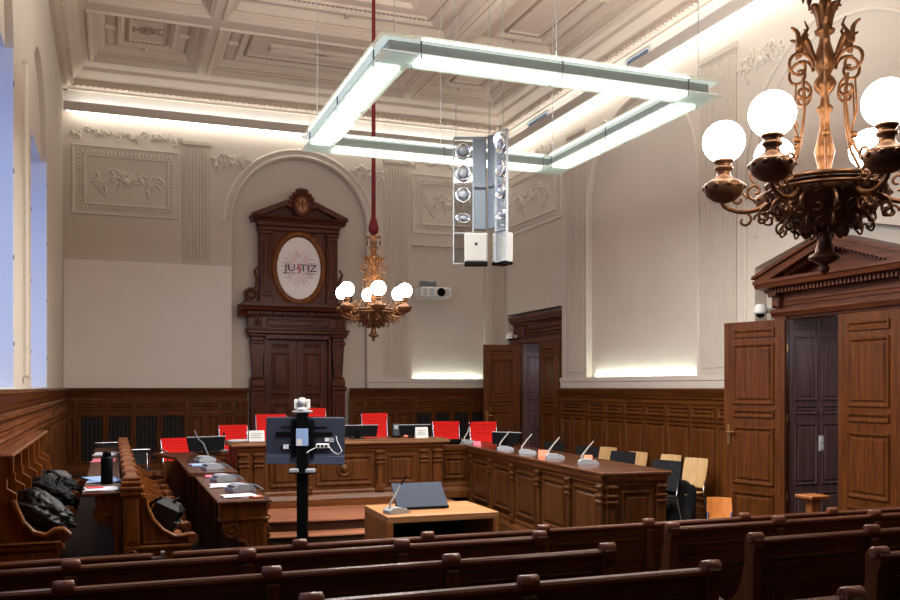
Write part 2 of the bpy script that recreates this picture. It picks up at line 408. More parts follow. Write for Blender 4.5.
# cornice with dentils
prof = [(0,7.40),(.08,7.40),(.08,7.44),(.14,7.46),(.14,7.56),(.2,7.58),(.24,7.62),(.34,7.7),(.36,7.76),(.46,7.785),(.46,7.81),(0,7.81)]
for nm, P, a0, a1 in (('trim_1',BACK,XL,XR),('trim_2',RIGHT,YF,YB),('trim_3',LEFT,YF,YB)):
    c = MB(); c.sweep_z(P, prof, a0, a1)
    n = int((a1-a0)/.105)
    for k in range(n):
        a = a0+(a1-a0)*(k+.5)/n; c.pbox(P, a-.032, a+.032, 7.46, 7.53, .14, .19)
    struct(c.build(nm, 'ceil'))

# ---- plaster ornament
def acanthus(mb, P, ca, cb, w, h, seed, c0=0.0):
    r = random.Random(seed)
    for s in (-1,1):
        for k in range(4):
            a = ca+s*w*(.12+.24*k)*.5; bb = cb+h*.18*math.sin(k*2.1)
            sp = curve_spiral((a,bb), h*.26, h*.06, PI*(.5+.5*k), PI*(.5+.5*k)+s*(4+r.random()))
            mb.tube([P(x,y,c0+.006) for x,y in sp], [h*.045*(1-.5*i/len(sp)) for i in range(len(sp))], 6)
            for q in range(3):
                t = r.uniform(0,2*PI); L = h*r.uniform(.22,.36)
                p0 = (a,bb); p1 = (a+s*L*abs(math.cos(t))*.8, bb+L*math.sin(t))
                mb.tube([P(p0[0],p0[1],c0+.004), P((p0[0]+p1[0])/2,(p0[1]+p1[1])/2+h*.05,c0+.018), P(p1[0],p1[1],c0+.002)], [h*.02,h*.06,h*.01], 6)
    mb.ball(P(ca,cb,c0), (h*.12,)*3, 10, 6)
def pilaster(nm, P, a0, a1, z0, z1):
    mb = MB(); mb.pbox(P, a0, a1, z0, z1, 0, .02)
    n = 7; w = (a1-a0-.08)/n
    for k in range(n): mb.pbox(P, a0+.04+w*(k+.2), a0+.04+w*(k+.8), z0+.12, z1-.16, .02, .032, .008)
    mb.pbox(P, a0-.02, a1+.02, z1-.1, z1, 0, .04, .015)
    return struct(mb.build(nm, 'flute'))
pilaster('trim_4', BACK, 1.28, 1.8, 4.28, 6.68); pilaster('trim_5', BACK, 5.32, 5.85, 2.05, 6.68); pilaster('trim_6', BACK, 7.68, 8.05, 2.05, 6.68)
pilaster('trim_7', RIGHT, 14.5, 15.2, 2.05, 6.68); pilaster('trim_8', RIGHT, 10.25, 11.05, 2.05, 6.68); pilaster('trim_9', RIGHT, 5.6, 6.3, 2.05, 6.68)
def relief(nm, P, a0, a1, z0, z1, seed):
    mb = MB(); mb.pbox(P, a0, a1, z0, z1, 0, .02)
    mb.pframe(P, a0, a1, z0, z1, .05, .02, .04); mb.pframe(P, a0+.2, a1-.2, z0+.18, z1-.18, .05, .02, .055)
    i = .15; n = int((a1-a0-2*i)/.07)
    for k in range(n):
        a = a0+i+(a1-a0-2*i)*(k+.5)/n
        for z in (z0+.13, z1-.13): mb.pbox(P, a-.02, a+.02, z-.03, z+.03, .02, .045, .01)
    n = int((z1-z0-2*i)/.07)
    for k in range(n):
        z = z0+i+(z1-z0-2*i)*(k+.5)/n
        for a in (a0+.14, a1-.14): mb.pbox(P, a-.03, a+.03, z-.02, z+.02, .02, .045, .01)
    acanthus(mb, P, (a0+a1)/2, (z0+z1)/2, (a1-a0)*.62, (z1-z0)*.5, seed, .02)
    return struct(mb.build(nm, 'stucco'))
relief('trim_10', BACK, -.7, 1.22, 5.12, 6.42, 1); relief('trim_11', BACK, 5.93, 7.6, 5.15, 6.42, 2); relief('trim_12', RIGHT, 15.4, 17.9, 5.15, 6.42, 3)
fz = MB()
for ca, w in ((.28,1.7),(6.75,1.5)): [acanthus(fz, BACK, ca+q*w*.3, 6.66, w*.62, .3, 5+q) for q in (-1,1)]
acanthus(fz, BACK, 2.2, 6.3, .7, .5, 6); acanthus(fz, BACK, 4.98, 6.3, .7, .5, 8)
fz.tube([BACK(3.585+1.53*math.cos(PI*i/30), 5.15+1.53*math.sin(PI*i/30), .0) for i in range(31)], .035, 8)
fz.tube([BACK(3.585+1.41*math.cos(PI*i/30), 5.15+1.41*math.sin(PI*i/30), .0) for i in range(31)], .03, 8)
struct(fz.build('trim_13', 'stucco'))
fr = MB()
def archiv(mb, P, c, zs, r, rad, zb):
    mb.tube([P(c+r,zb,0)] + [P(c+r*math.cos(PI*i/36), zs+r*math.sin(PI*i/36), 0) for i in range(37)] + [P(c-r,zb,0)], rad, 8)
archiv(fr, RIGHT, 12.78, 5.05, 1.66, .03, 2.05)
for rr, rad in ((1.72,.03),(1.52,.025)): archiv(fr, RIGHT, 8.35, 4.75, rr, rad, 3.9 if rr < 1.6 else 2.1)
acanthus(fr, RIGHT, 9.75, 6.25, .8, .55, 11); acanthus(fr, RIGHT, 6.95, 6.25, .8, .55, 12); acanthus(fr, RIGHT, 13.95, 6.4, .6, .45, 13); acanthus(fr, RIGHT, 11.55, 6.4, .6, .45, 14); acanthus(fr, RIGHT, 16.6, 6.66, 1.8, .3, 15)
struct(fr.build('trim_14', 'stucco'))
# plaster ledge above the panelling
lp = [(0,1.88),(.03,1.88),(.035,1.92),(.035,1.99),(.05,2.0),(.05,2.075),(.04,2.075),(.04,2.03),(0,2.03)]
lg = MB()
lg.sweep_z(BACK, lp, 4.98, XR); struct(lg.build('trim_15', 'plaster'))
lg = MB(); lg.sweep_z(RIGHT, lp, YC+1.53, 15.42); lg.sweep_z(RIGHT, lp, YF, YC-1.55); struct(lg.build('trim_16', 'plaster'))

# projection panel on the rear wall
sp = MB(); sp.pbox(BACK, -.84, 2.2, 1.885, 4.27, .0, .03); struct(sp.build('trim_17', 'screen'))

# ---- oak panelling
def wains(nm, P, bays, z0, a0, a1, m, mr, grills=(), rails=False):
    """bays: (a0, a1, kind): 1 = single top, 2 = double, g = grille, n = narrow"""
    root = MB(); root.pbox(P, a0, a1, z0, 1.86, 0, .05)
    o = struct(root.build(nm, m))
    c = MB(); c.sweep_z(P, [(.05,1.72),(.075,1.72),(.085,1.76),(.1,1.77),(.13,1.84),(.14,1.85),(.14,1.88),(0,1.88),(0,1.72)], a0, a1)
    c.sweep_z(P, [(.05,1.64),(.07,1.64),(.07,1.67),(.05,1.69)], a0, a1); c.sweep_z(P, [(.05,1.38),(.075,1.385),(.075,1.41),(.05,1.42)], a0, a1)
    c.sweep_z(P, [(.0,z0),(.09,z0),(.09,z0+.15),(.07,z0+.18),(.05,z0+.19)], a0, a1)
    c.build('wainscot_rail', mr, o)
    P5 = Pl(P.o+P.n*.05, P.u, P.v, P.n); p = MB()
    for b0, b1, k in bays:
        if k == 'n':
            p.panel(P5, b0+.03, b1-.03, 1.46, 1.62); p.panel(P5, b0+.03, b1-.03, z0+.25, 1.35)
        elif k == '2':
            h = (b0+b1)/2
            for q0,q1 in ((b0,h),(h,b1)):
                p.panel(P5, q0+.04, q1-.03, 1.46, 1.61); p.panel(P5, q0+.04, q1-.03, z0+.25, 1.35)
        elif k == '1':
            h = (b0+b1)/2; p.panel(P5, b0+.05, b1-.05, 1.46, 1.61)
            for q0,q1 in ((b0,h),(h,b1)): p.panel(P5, q0+.04, q1-.03, z0+.25, 1.35)
        elif k == 's': p.panel(P5, b0+.03, b1-.03, 1.45, 1.61); p.panel(P5, b0+.03, b1-.03, z0+.25, 1.35)
        elif k == 'g': p.panel(P5, b0+.03, b1-.03, 1.46, 1.61); p.pframe(P5, b0+.02, b1-.02, z0+.22, 1.37, .04, 0, .03)
        if k in 'gs' or k in '12n': p.pbox(P5, b1-.02, b1+.02, z0+.19, 1.64, 0, .018, .008)
    p.build('wainscot_panel', m, o)
    for b0, b1, k in bays:
        if k != 'g': continue
        g = MB(); g.pbox(P5, b0+.06, b1-.06, z0+.26, 1.33, -.004, .002); g.build('grille_recess', 'dark', o)
        g = MB(); n = 5
        for i in range(n):
            a = b0+.06+(b1-b0-.12)*(i+.5)/n; g.pbox(P5, a-.014, a+.014, z0+.26, 1.33, 0, .02, .006)
        g.build('radiator_grille', 'grille', o)
    return o
wains('trim_18', BACK, [(-.8,-.62,'n')] + [(-.6+.485*i,-.6+.485*(i+1),'g') for i in range(4)] + [(1.36,2.0,'1'),(2.0,2.5,'2')], .26, XL, 2.5, 'wain', 'wain_h')
wains('trim_19', BACK, [(4.62,5.2,'2'),(5.2,5.95,'1')] + [(5.98+.42*i,5.98+.42*(i+1),'g') for i in range(4)] + [(7.7,8.05,'n')], .26, 4.58, XR, 'wain', 'wain_h')
wains('trim_20', RIGHT, [(10.0+.615*i,10.0+.615*(i+1),'s') for i in range(7)] + [(14.4,15.35,'1')], .0, YC+1.56, 15.4, 'wain', 'wain_y')
wains('trim_21', RIGHT, [(1.0+.6*i,1.0+.6*(i+1),'s') for i in range(9)], .0, YF, YC-1.58, 'wain', 'wain_y')
lw = wains('trim_22', LEFT, [(13.6+.55*i,13.6+.55*(i+1),'s') for i in range(8)], .0, YF, YB, 'wain', 'wain_y')
r = MB()
for z in (1.66,1.58,1.5,1.43): r.sweep_z(LEFT, [(.05,z-.02),(.09,z-.01),(.09,z+.012),(.05,z+.02)], YF, 13.5)
n = 60
for k in range(n): r.pbox(LEFT, 4+9.4*k/n, 4.09+9.4*k/n, 1.525, 1.555, .05, .08, .01)
r.build('wainscot_rail', 'stall_y', lw)  # lighter oak here paints in the highlights along these rails

# ---- windows on the left: lower sash nearly flush with the wall, plaster arch above
for i, (w, y0, y1) in enumerate(((W2,11.1,13.76),(W1,6.57,9.23),(W0,2.04,4.7))):
    e = sempty('window_%d' % (i+1), (XL,(y0+y1)/2,1.88))
    f = MB(e.location)
    for a,b in ((y0,y0+.07),((y0+y1)/2-.04,(y0+y1)/2+.04),(y1-.07,y1)): f.pbox(LEFT, a, b, 1.89, 5.03, -.6, -.54, .01)
    for a,b in ((1.89,1.96),(3.4,3.46),(4.96,5.03)): f.pbox(LEFT, y0+.07, y1-.07, a, b, -.595, -.545)
    f.build('sash_frame', M['sash'], e)
    p = MB(e.location); p.pbox(LEFT, y0+.04, y1-.04, 1.92, 5.0, -.58, -.57); p.build('pane', 'bluepane', e)
    s = MB(e.location); s.pbox(LEFT, y0+.001, y1-.001, 1.881, 1.9, -.6, .015); s.build('sill', 'sash', e)
    for q0, q1 in ((y0+.001,y0+.03),(y1-.03,y1-.001)):
        s = MB(e.location); s.pbox(LEFT, q0, q1, 1.9, 5.03, -.54, -.002, .004); s.build('shutter_panel', 'sash', e)
        s = MB(e.location); 
        for z in (2.3,3.1,3.9,4.7): s.pbox(LEFT, q0, q1, z-.02, z+.02, -.004, .004)
        s.build('hinge', 'greydk', e)
    poly_b = [(a,b) for a,b in w]
    bk = MB(e.location); bk.add([LEFT(a,b,-.6) for a,b in poly_b], [tuple(t) for t in tessellate_polygon([[Vector((a,b,0)) for a,b in poly_b]])]); bk.build('arch_lining', 'niche', e, fix=False)
    top = [(a,b) for a,b in poly_b if b >= 5.03]; cyw = (y0+y1)/2; hw = math.sqrt(1.33**2-.25**2); top = [(cyw+hw-.001,5.035)]+[q for q in top]+[(cyw-hw+.001,5.035)]
    ib = MB(e.location); ib.prism(LEFT, [(cyw+(a-cyw)*.998,b-.002) for a,b in top], -.59, -.07); ib.build('arch_light_block', 'plaster', e)  # added block keeping the blue window light out of the arch

# ---- cove lights
def cove(P, a0, a1, label, left=False):
    e = thing('cove_light', label, 'light', P((a0+a1)/2, 7.06, .0))
    f = MB(e.location); f.sweep_z(P, [(.17,6.98),(.23,6.98),(.23,7.14),(.17,7.14),(.17,7.12),(.2,7.12),(.2,7.0),(.17,7.0)], a0, a1); f.build('fascia_rail', 'fascia', e)
    k = MB(e.location)
    n = max(2, int((a1-a0)/1.6))
    for i in range(n+1):
        a = a0+.1+(a1-a0-.2)*i/n; k.pbox(P, a-.03, a+.03, 7.03, 7.07, .0, .2); 
    k.build('bracket', 'fascia', e)
    t = MB(e.location); t.tube([P(a0+.05,6.99,.13), P(a1-.05,6.99,.13)], .02, 8); t.build('tube_light', 'cove_w', e)
    t = MB(e.location); t.tube([P(a0+.05,7.13,.13), P(a1-.05,7.13,.13)], .016, 8); t.build('tube_light', 'cove_c', e)
cove(BACK, XL+.02, XR-.25, 'grey cove light rail running along the rear wall above the arched niche')
cove(RIGHT, YF+.1, YB-.25, 'grey cove light rail along the right wall under the ceiling cornice')
def bay(P, a0, a1, label, c):
    e = thing('uplight', label, 'light', P((a0+a1)/2, 2.03, 0))
    t = MB(e.location); t.tube([P(a0,2.045,c), P(a1,2.045,c)], .012, 8); t.build('tube_light', 'bay', e)
    t = MB(e.location)
    for a in (a0, a1): t.pbox(P, a-.02, a+.02, 2.03, 2.06, c-.02, c+.02)
    t.build('lamp_holder', 'white', e)
bay(BACK, 6.0, 7.55, 'slim uplight tube behind the ledge below the projector', -.04)
bay(RIGHT, 11.25, 14.3, 'slim uplight tube behind the ledge of the blind arch on the right wall', -.03)
e = thing('sheen_rod', 'vertical rod on the pier between the two windows, its sheen painted as glow', 'lamp', (XL+.03,10.12,2.0))
t = MB(e.location); t.tube([(XL+.03,10.12,2.02),(XL+.03,10.12,5.2)], .02, 12); t.build('tube_light', 'rod', e)  # no lamp: the rod's sheen is put in as a faint glow
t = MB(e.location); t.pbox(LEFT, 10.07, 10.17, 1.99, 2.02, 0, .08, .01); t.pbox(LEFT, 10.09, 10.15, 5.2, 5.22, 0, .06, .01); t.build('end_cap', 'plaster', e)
for y0, y1, lab in ((16.0,16.9,'dark slatted air vent on the right wall near the rear corner'),(12.4,13.1,'dark slatted air vent above the fluted pilaster of the right wall')):
    e = thing('air_vent', lab, 'vent', (XR-.02,(y0+y1)/2,7.26), 0, 'air vents in the upper right wall')
    f = MB(e.location); f.pframe(RIGHT, y0, y1, 7.14, 7.37, .03, 0, .03); f.build('frame', 'grey', e)
    f = MB(e.location); f.pbox(RIGHT, y0+.03, y1-.03, 7.16, 7.35, .0, .006); f.build('backing', mat('vent_dark', rgb(40,52,66), .6) if y0 > 14 else bpy.data.materials['vent_dark'], e)
    for k in range(9):
        s = MB(e.location); a = y0+.05+(y1-y0-.1)*(k+.5)/9; s.pbox(RIGHT, a-.012, a+.012, 7.16, 7.35, .006, .024); s.build('slat', 'greydk', e)
# ---------------------------------------------------------------- doors
FR = [(.035,.078),(.105,.395),(.418,.458),(.5,.775),(.81,.955)]   # panel heights from the top of a leaf
def leaf(parent, w, h, m, loc=(0,0,0), rz=0, handle=None, hm='brass', flip=False):
    """a panelled leaf along local +x from its hinge"""
    e = bpy.data.objects.new('door_leaf', None)
    mb = MB(); mb.box(0, w, -.024, .024, .01, h, .004)
    for sgn in (-1,1):
        P = Pl((0,sgn*.024,0),(1,0,0),(0,0,1),(0,sgn,0))
        for t0,t1 in FR: mb.panel(P, .14, w-.14, h*(1-t1), h*(1-t0), .022, .05)
    o = mb.build('door_leaf', m, parent, loc); o.rotation_euler = (0,0,rz)
    bpy.data.objects.remove(e)
    if handle is not None:
        for sgn in (-1,1):
            k = MB(); y = sgn*.024
            k.box(handle-.022, handle+.022, min(y,y+sgn*.012), max(y,y+sgn*.012), 1.13, 1.4, .005)
            k.tube([(handle,y,1.3),(handle,y+sgn*.055,1.3)], .011, 8)
            d = -1 if handle > w/2 else 1
            k.tube([(handle,y+sgn*.055,1.3),(handle+d*.12,y+sgn*.055,1.3)], .012, 8)
            k.build('door_handle', hm, o)
    return o
# back wall door under the oval sign
d = sempty('door_1', (3.52,YB-.0,.26)); 
leaf(d, .645, 2.62, 'portal', (-.65,.17,0), 0); leaf(d, .645, 2.62, 'portal', (.005,.17,0), 0, .06)

def roundel(mb, P, a, b, r, c0):
    Q = Pl(P(a,b,c0), P.u, P.v, P.n)
    mb.lathe([(r,0),(r,.012),(r*.85,.022),(r*.72,.01),(r*.5,.008),(r*.42,.024),(r*.2,.034),(0,.036)], n=24, P=Q)
pt = thing('wooden_portal', 'tall dark carved wood portal with pediment in the arched niche of the rear wall', 'doorway', (3.52,YB,.26))
PB = BACK
b = MB(pt.location)       # pilasters left and right of the door
for x0, x1 in ((2.57,2.84),(4.2,4.47)):
    b = MB(pt.location); c = (x0+x1)/2
    b.pbox(PB, x0, x1, .26, 1.9, -.19, .11, .01); b.pbox(PB, x0-.03, x1+.03, .26, .5, -.19, .14, .02); b.pbox(PB, x0-.025, x1+.025, 1.82, 1.9, -.19, .15, .02)
    b.pbox(PB, x0+.0, x1-.0, 1.9, 2.06, -.19, .1, .02); b.pbox(PB, x0+.02, x1-.02, 2.06, 2.1, -.19, .08, .02)
    w0, w1 = .085, .125
    b.prism(PB, [(c-w0,2.1),(c+w0,2.1),(c+w1,2.75),(c-w1,2.75)], -.19, .06)
    b.prism(PB, [(c-w0+.035,2.16),(c+w0-.035,2.16),(c+w1-.035,2.68),(c-w1+.035,2.68)], .06, .075)
    b.pbox(PB, x0-.01, x1+.01, 2.75, 2.82, -.19, .09, .02); b.pbox(PB, x0+.02, x1-.02, 2.82, 2.9, -.19, .07, .01); b.pbox(PB, x0-.03, x1+.03, 2.9, 2.96, -.19, .12, .02)
    P7 = Pl(PB.o+PB.n*.11, PB.u, PB.v, PB.n); b.panel(P7, x0+.05, x1-.05, .6, 1.75, .014, .025)
    b.build('pilaster', 'portal', pt)
b = MB(pt.location); b.pbox(PB, 2.84, 2.9, .26, 2.9, -.19, .0); b.pbox(PB, 4.15, 4.2, .26, 2.9, -.19, .0); b.pbox(PB, 2.84, 4.2, 2.86, 2.96, -.19, .02, .01); b.build('door_casing', 'portal', pt)
b = MB(pt.location)
b.pbox(PB, 2.5, 4.54, 2.96, 3.04, -.19, .1, .02); b.pbox(PB, 2.54, 4.5, 3.04, 3.3, -.19, .06)
b.pbox(PB, 2.48, 4.56, 3.02, 3.06, -.19, .13, .015)
P6 = Pl(PB.o+PB.n*.06, PB.u, PB.v, PB.n)
b.panel(P6, 2.86, 4.18, 3.09, 3.27, .02, .03)
for x in (2.7,4.34): b.pframe(P6, x-.19, x+.11, 3.08, 3.29, .025, 0, .02); roundel(b, P6, x, 3.185, .075, .004)
b.build('frieze', 'portal_h', pt)
b = MB(pt.location)
b.sweep_z(PB, [(-.19,3.3),(.1,3.3),(.12,3.34),(.16,3.4),(.24,3.42),(.26,3.47),(.3,3.5),(.3,3.54),(-.19,3.54)], 2.34, 4.72)
n = 34
for k in range(n): x = 2.5+2.04*(k+.5)/n; b.pbox(PB, x-.018, x+.018, 3.34, 3.39, .1, .17)
b.build('cornice', 'portal_h', pt)
b = MB(pt.location)       # upper storey round the oval
ov = lambda rx, rz, n=56: [(3.54+rx*math.cos(2*PI*i/n), 4.3+rz*math.sin(2*PI*i/n)) for i in range(n)]
b.pbox(PB, 2.74, 4.34, 3.54, 5.24, -.19, -.02)
for x0, x1 in ((2.74,3.0),(4.08,4.34)):
    b.pbox(PB, x0, x1, 3.54, 3.72, -.02, .05, .015); b.pbox(PB, x0+.02, x1-.02, 3.72, 4.95, -.02, .03, .008)
    P3 = Pl(PB.o+PB.n*.03, PB.u, PB.v, PB.n); b.pframe(P3, x0+.06, x1-.06, 3.78, 4.9, .03, 0, .015)
    b.pbox(PB, x0-.01, x1+.01, 4.95, 5.02, -.02, .06, .015)
b.pbox(PB, 3.0, 4.08, 3.54, 3.6, -.02, .04, .01)
b.pbox(PB, 2.72, 4.36, 5.02, 5.12, -.19, .05, .02); b.pbox(PB, 2.7, 4.38, 5.12, 5.24, -.19, .07, .01)
b.build('upper_panel', 'portal', pt)
b = MB(pt.location)
N = 56; L = [ov(.442,.627),ov(.465,.655),ov(.52,.72),ov(.565,.765)]; cc = [-.015,.035,.045,-.02]
b.add([PB(a,z,cc[j]) for j in range(4) for a,z in L[j]], [(j*N+i, j*N+(i+1)%N, (j+1)*N+(i+1)%N, (j+1)*N+i) for j in range(3) for i in range(N)], True)
b.build('oval_frame', 'stall', pt)
b = MB(pt.location)
b.sweep_z(PB, [(-.19,5.2),(.1,5.2),(.13,5.24),(.2,5.26),(.22,5.3),(-.19,5.3)], 2.6, 4.48)
b.prism(PB, [(2.64,5.3),(4.44,5.3),(3.54,5.64)], -.19, .04)
for s in (-1,1):
    x0 = 3.54+s*.97; poly = [(x0,5.27),(x0,5.33),(3.54,5.75),(3.54,5.65),(x0-s*.12,5.27)]
    b.prism(PB, poly if s > 0 else poly[::-1], -.19, .2)
    n = 13
    for k in range(n):
        t = (k+.6)/n; xx = 3.54+s*(.83-.72*t); zz = 5.31+.31*t
        b.pbox(PB, xx-.018, xx+.018, zz-.02, zz+.015, .04, .1)
b.build('pediment', 'portal_h', pt)
b = MB(pt.location)       # crest over the pediment
b.ball(PB(3.56,5.53,.2), (.13,.06,.17), 20, 12); b.build('crest_shield', 'copper', pt)
b = MB(pt.location)
b.tube([PB(3.56+0.15*math.cos(2*PI*i/24), 5.53+0.19*math.sin(2*PI*i/24), .2) for i in range(25)], .035, 8)
for k in range(11):
    t = PI*(-.05+1.1*k/10); b.ball(PB(3.56+.23*math.cos(t), 5.55+.25*math.sin(t), .19), (.06,.05,.05), 8, 6)
b.ball(PB(3.56,5.83,.2), (.14,.06,.05), 10, 6); b.build('crest_garland', 'portal', pt)
b = MB(pt.location)       # small eagle-like relief: wings, body, head
b.ball(PB(3.56,5.53,.255), (.035,.02,.075), 8, 6); b.ball(PB(3.56,5.62,.25), (.025,.02,.025), 8, 6)
for s in (-1,1):
    for k in range(4): b.tube([PB(3.56+s*.03,5.56,.25), PB(3.56+s*.07,5.59-.02*k,.255), PB(3.56+s*(.1-.008*k),5.61-.05*k,.235)], .012, 6)
    b.tube([PB(3.56,5.49,.25), PB(3.56+s*.04,5.41,.24)], .01, 6)
b.build('crest_relief', 'bronze', pt)
for s in (-1,1):          # side volutes
    b = MB(pt.location); cx = 3.54+s*.95
    q = curve_spiral((cx,3.74), .14, .03, -PI/2, -PI/2+s*4.2*PI/2*1.6, 20)
    b.tube([PB(a,z,.0) for a,z in q], .035, 8); b.tube([PB(cx-s*.1,3.86,0), PB(cx-s*.12,4.05,0), PB(cx-s*.06,4.2,0), PB(cx-s*.12,4.3,0)], [.04,.035,.03,.015], 8)
    b.pbox(PB, cx-.16, cx+.16, 3.54, 3.61, -.1, .08, .02); b.build('volute', 'portal', pt)
sg = thing('oval_sign', 'white oval sign lettered JUSTIZ inside the carved portal', 'sign', (3.54,YB+.012,4.3))
b = MB(sg.location); b.prism(PB, ov(.44,.625), -.018, -.006); b.build('sign_board', 'sign', sg)
R0 = (PI/2,0,0)
text('JU', .205, 'ink', sg, (-.185,-.02,-.0), R0, sx=1.15); text('TIZ', .205, 'ink', sg, (.19,-.02,-.0), R0, sx=1.15)
text('§', .225, 'inkred', sg, (.0,-.022,.005), R0, ext=.003, sx=1.15)
b = MB(sg.location)
b.pbox(PB, 3.54-.34, 3.54-.06, 4.195, 4.202, .006, .0085); b.pbox(PB, 3.54+.06, 3.54+.34, 4.195, 4.202, .006, .0085); b.build('underline', 'ink', sg)
b = MB(sg.location); rr = random.Random(5)
for k in range(90):       # pale burst of tiny word strokes
    t = rr.uniform(0, 2*PI); q0 = rr.uniform(.1,.2); q1 = q0+rr.uniform(.05,.15); u = Vector((math.cos(t),0,math.sin(t)*1.25))
    q = Vector((3.54,0,4.28)); a0 = q+u*q0; a1 = q+u*q1; w = Vector((-u.z,0,u.x)).normalized()*.009
    y = YB+.0054-.00001*k
    b.add([(p.x,y,p.z) for p in (a0-w,a1-w,a1+w,a0+w)], [(0,1,2,3)])
b.build('word_burst', 'inkrose', sg, fix=False)
b = MB(sg.location)
for s in (-1,1):
    for k in range(6):
        z = 4.3+(-.2+.075*k); x0 = 3.54+s*(.16+.02*(k%3)); x1 = 3.54+s*(.36-.02*abs(k-3)); 
        b.pbox(PB, x0, x1, z, z+.014, .0035, .0042)
b.build('word_lines', 'inkgrey', sg)

# ---- door in the rear corner of the right wall
XN = XR+.26
d = sempty('door_2', (XN,16.4,0))
PN = Pl((XN,0,0),(0,1,0),(0,0,1),(-1,0,0))
f = MB(d.location)
f.pbox(PN, 15.44, 15.54, 0, 2.86, -.1, .22, .01); f.pbox(PN, 17.28, 17.45, 0, 2.86, -.1, .22, .01); f.pbox(PN, 15.44, 17.95, 2.8, 2.9, -.1, .22, .015); f.pbox(PN, 17.45, 17.95, 0, 2.8, .0, .18)
f.build('door_frame', 'portal_y', d)
f = MB(d.location); f.pbox(PN, 15.44, 17.95, 2.9, 3.2, 0, .12); f.panel(Pl((XN-.12,0,0),(0,1,0),(0,0,1),(-1,0,0)), 15.6, 17.7, 2.96, 3.14)
f.sweep_z(PN, [(0,3.2),(.1,3.2),(.14,3.26),(.2,3.28),(.22,3.34),(.24,3.35),(.24,3.4),(0,3.4)], 15.43, 17.97)
for y in (15.56,17.4): f.pbox(PN, y-.07, y+.07, 2.95, 3.2, .1, .19, .03)
f.build('door_head', 'portal_y', d)
leaf(d, .86, 2.79, 'door_oak', (-.24,-.87,0), PI/2); leaf(d, .8, 2.79, 'door_oak', (-.27,.9,0), math.radians(172), .73)
def vestibule(d, xa, y0, y1, h, sw=None):
    mb = MB(d.location)
    PS = Pl((0,y1,0),(1,0,0),(0,0,1),(0,-1,0))
    mb.pbox(PS, xa, xa+.95, 0, h, -.04, 0)
    for a in (xa+.04, xa+.48):
        for t0,t1 in FR: mb.panel(PS, a+.04, a+.4, h*(1-t1), h*(1-t0), .015, .03)
    mb.build('vestibule_panel', 'vest', d)
    mb = MB(d.location); mb.box(xa+.95, xa+1.0, y0-.3, y1+.04, 0, h); mb.box(xa, xa+1, y0-.3, y1+.04, h, h+.05); mb.box(xa, xa+1, y0-.34, y0-.3, 0, h); mb.build('vestibule_wall', 'vest', d)
    if sw:
        s = MB(d.location); s.pbox(PS, xa+sw-.04, xa+sw+.04, 1.07, 1.27, 0, .012, .004); s.pbox(PS, xa+sw-.025, xa+sw+.025, 1.09, 1.16, .012, .018, .003); s.pbox(PS, xa+sw-.025, xa+sw+.025, 1.18, 1.25, .012, .018, .003); s.build('light_switch', 'white', d)
vestibule(d, XR+.06, 15.5, 17.275, 2.86)
# ---- pedimented door on the right wall
XP = XR+.2
d = sempty('door_3', (XP,YC,0)); PP = Pl((XP,0,0),(0,1,0),(0,0,1),(-1,0,0))
f = MB(d.location)
f.pbox(PP, YC-1.12, YC-.9, 0, 2.86, -.1, .24, .015); f.pbox(PP, YC+.9, YC+1.12, 0, 2.86, -.1, .24, .015); f.pbox(PP, YC-.92, YC+.92, 2.765, 2.86, -.1, .2, .01)
f.build('door_frame', 'portal_y', d)
f = MB(d.location)
f.sweep_z(PP, [(0,2.8),(.24,2.8),(.28,2.86),(.28,2.9),(.24,2.91),(0,2.91)], YC-1.14, YC+1.14)
f.pbox(PP, YC-1.1, YC+1.1, 2.9, 3.14, 0, .2); f.panel(Pl((XP-.2,0,0),(0,1,0),(0,0,1),(-1,0,0)), YC-.95, YC+.95, 2.94, 3.1, .02, .03)
for s in (-1,1):
    y = YC+s*1.04; f.pbox(PP, y-.06, y+.06, 2.92, 3.1, .2, .31, .03); f.pbox(PP, y-.07, y+.07, 3.06, 3.14, .2, .36, .02); f.pbox(PP, y-.045, y+.045, 2.84, 2.95, .2, .27, .03)
    f.pbox(PP, y+s*.06, y+s*.12, 2.6, 3.0, 0, .12, .02)
f.sweep_z(PP, [(0,3.12),(.28,3.12),(.3,3.15),(.44,3.17),(.46,3.22),(.48,3.23),(.48,3.27),(0,3.27)], YC-1.24, YC+1.24)
n = 36
for k in range(n): y = YC-1.1+2.2*(k+.5)/n; f.pbox(PP, y-.016, y+.016, 3.1, 3.155, .2, .36)
f.build('door_head', 'portal_y', d)
f = MB(d.location)
f.prism(PP, [(YC-1.15,3.27),(YC+1.15,3.27),(YC,3.6)], 0, .16)
for s in (-1,1):
    y0 = YC+s*1.22; poly = [(y0,3.25),(y0,3.31),(YC,3.68),(YC,3.59),(y0-s*.2,3.25)]
    f.prism(PP, poly, 0, .46); poly = [(y0+s*.02,3.29),(y0+s*.02,3.33),(YC,3.71),(YC,3.67)]; f.prism(PP, poly, 0, .5)
    n = 17
    for k in range(n):
        t = (k+.8)/n; yy = YC+s*(1.05-1.0*t); zz = 3.225+.345*t; f.pbox(PP, yy-.016, yy+.016, zz-.03, zz+.02, .14, .36)
f.build('pediment', 'portal_y', d)
l2 = leaf(d, .9, 2.76, 'door_oak', (-.22,-.9,0), PI/2)
leaf(d, .92, 2.76, 'door_oak', (-.285,.845,0), math.radians(105), .84)
for z in (.5,1.5,2.4):
    h = MB(d.location); h.tube([(XP-.25,YC+.86,z-.05),(XP-.25,YC+.86,z+.05)], .012, 8); h.build('hinge', 'brass', d)
vestibule(d, XR+.02, YC-.9, YC+.895, 2.86, .51)
s = MB(d.location); s.box(XR+.83, XR+.87, YC+.885, YC+.894, .05, 2.7); s.build('gap_glow_strip', 'slit', d)  # added glowing strip standing in for light through the door gap
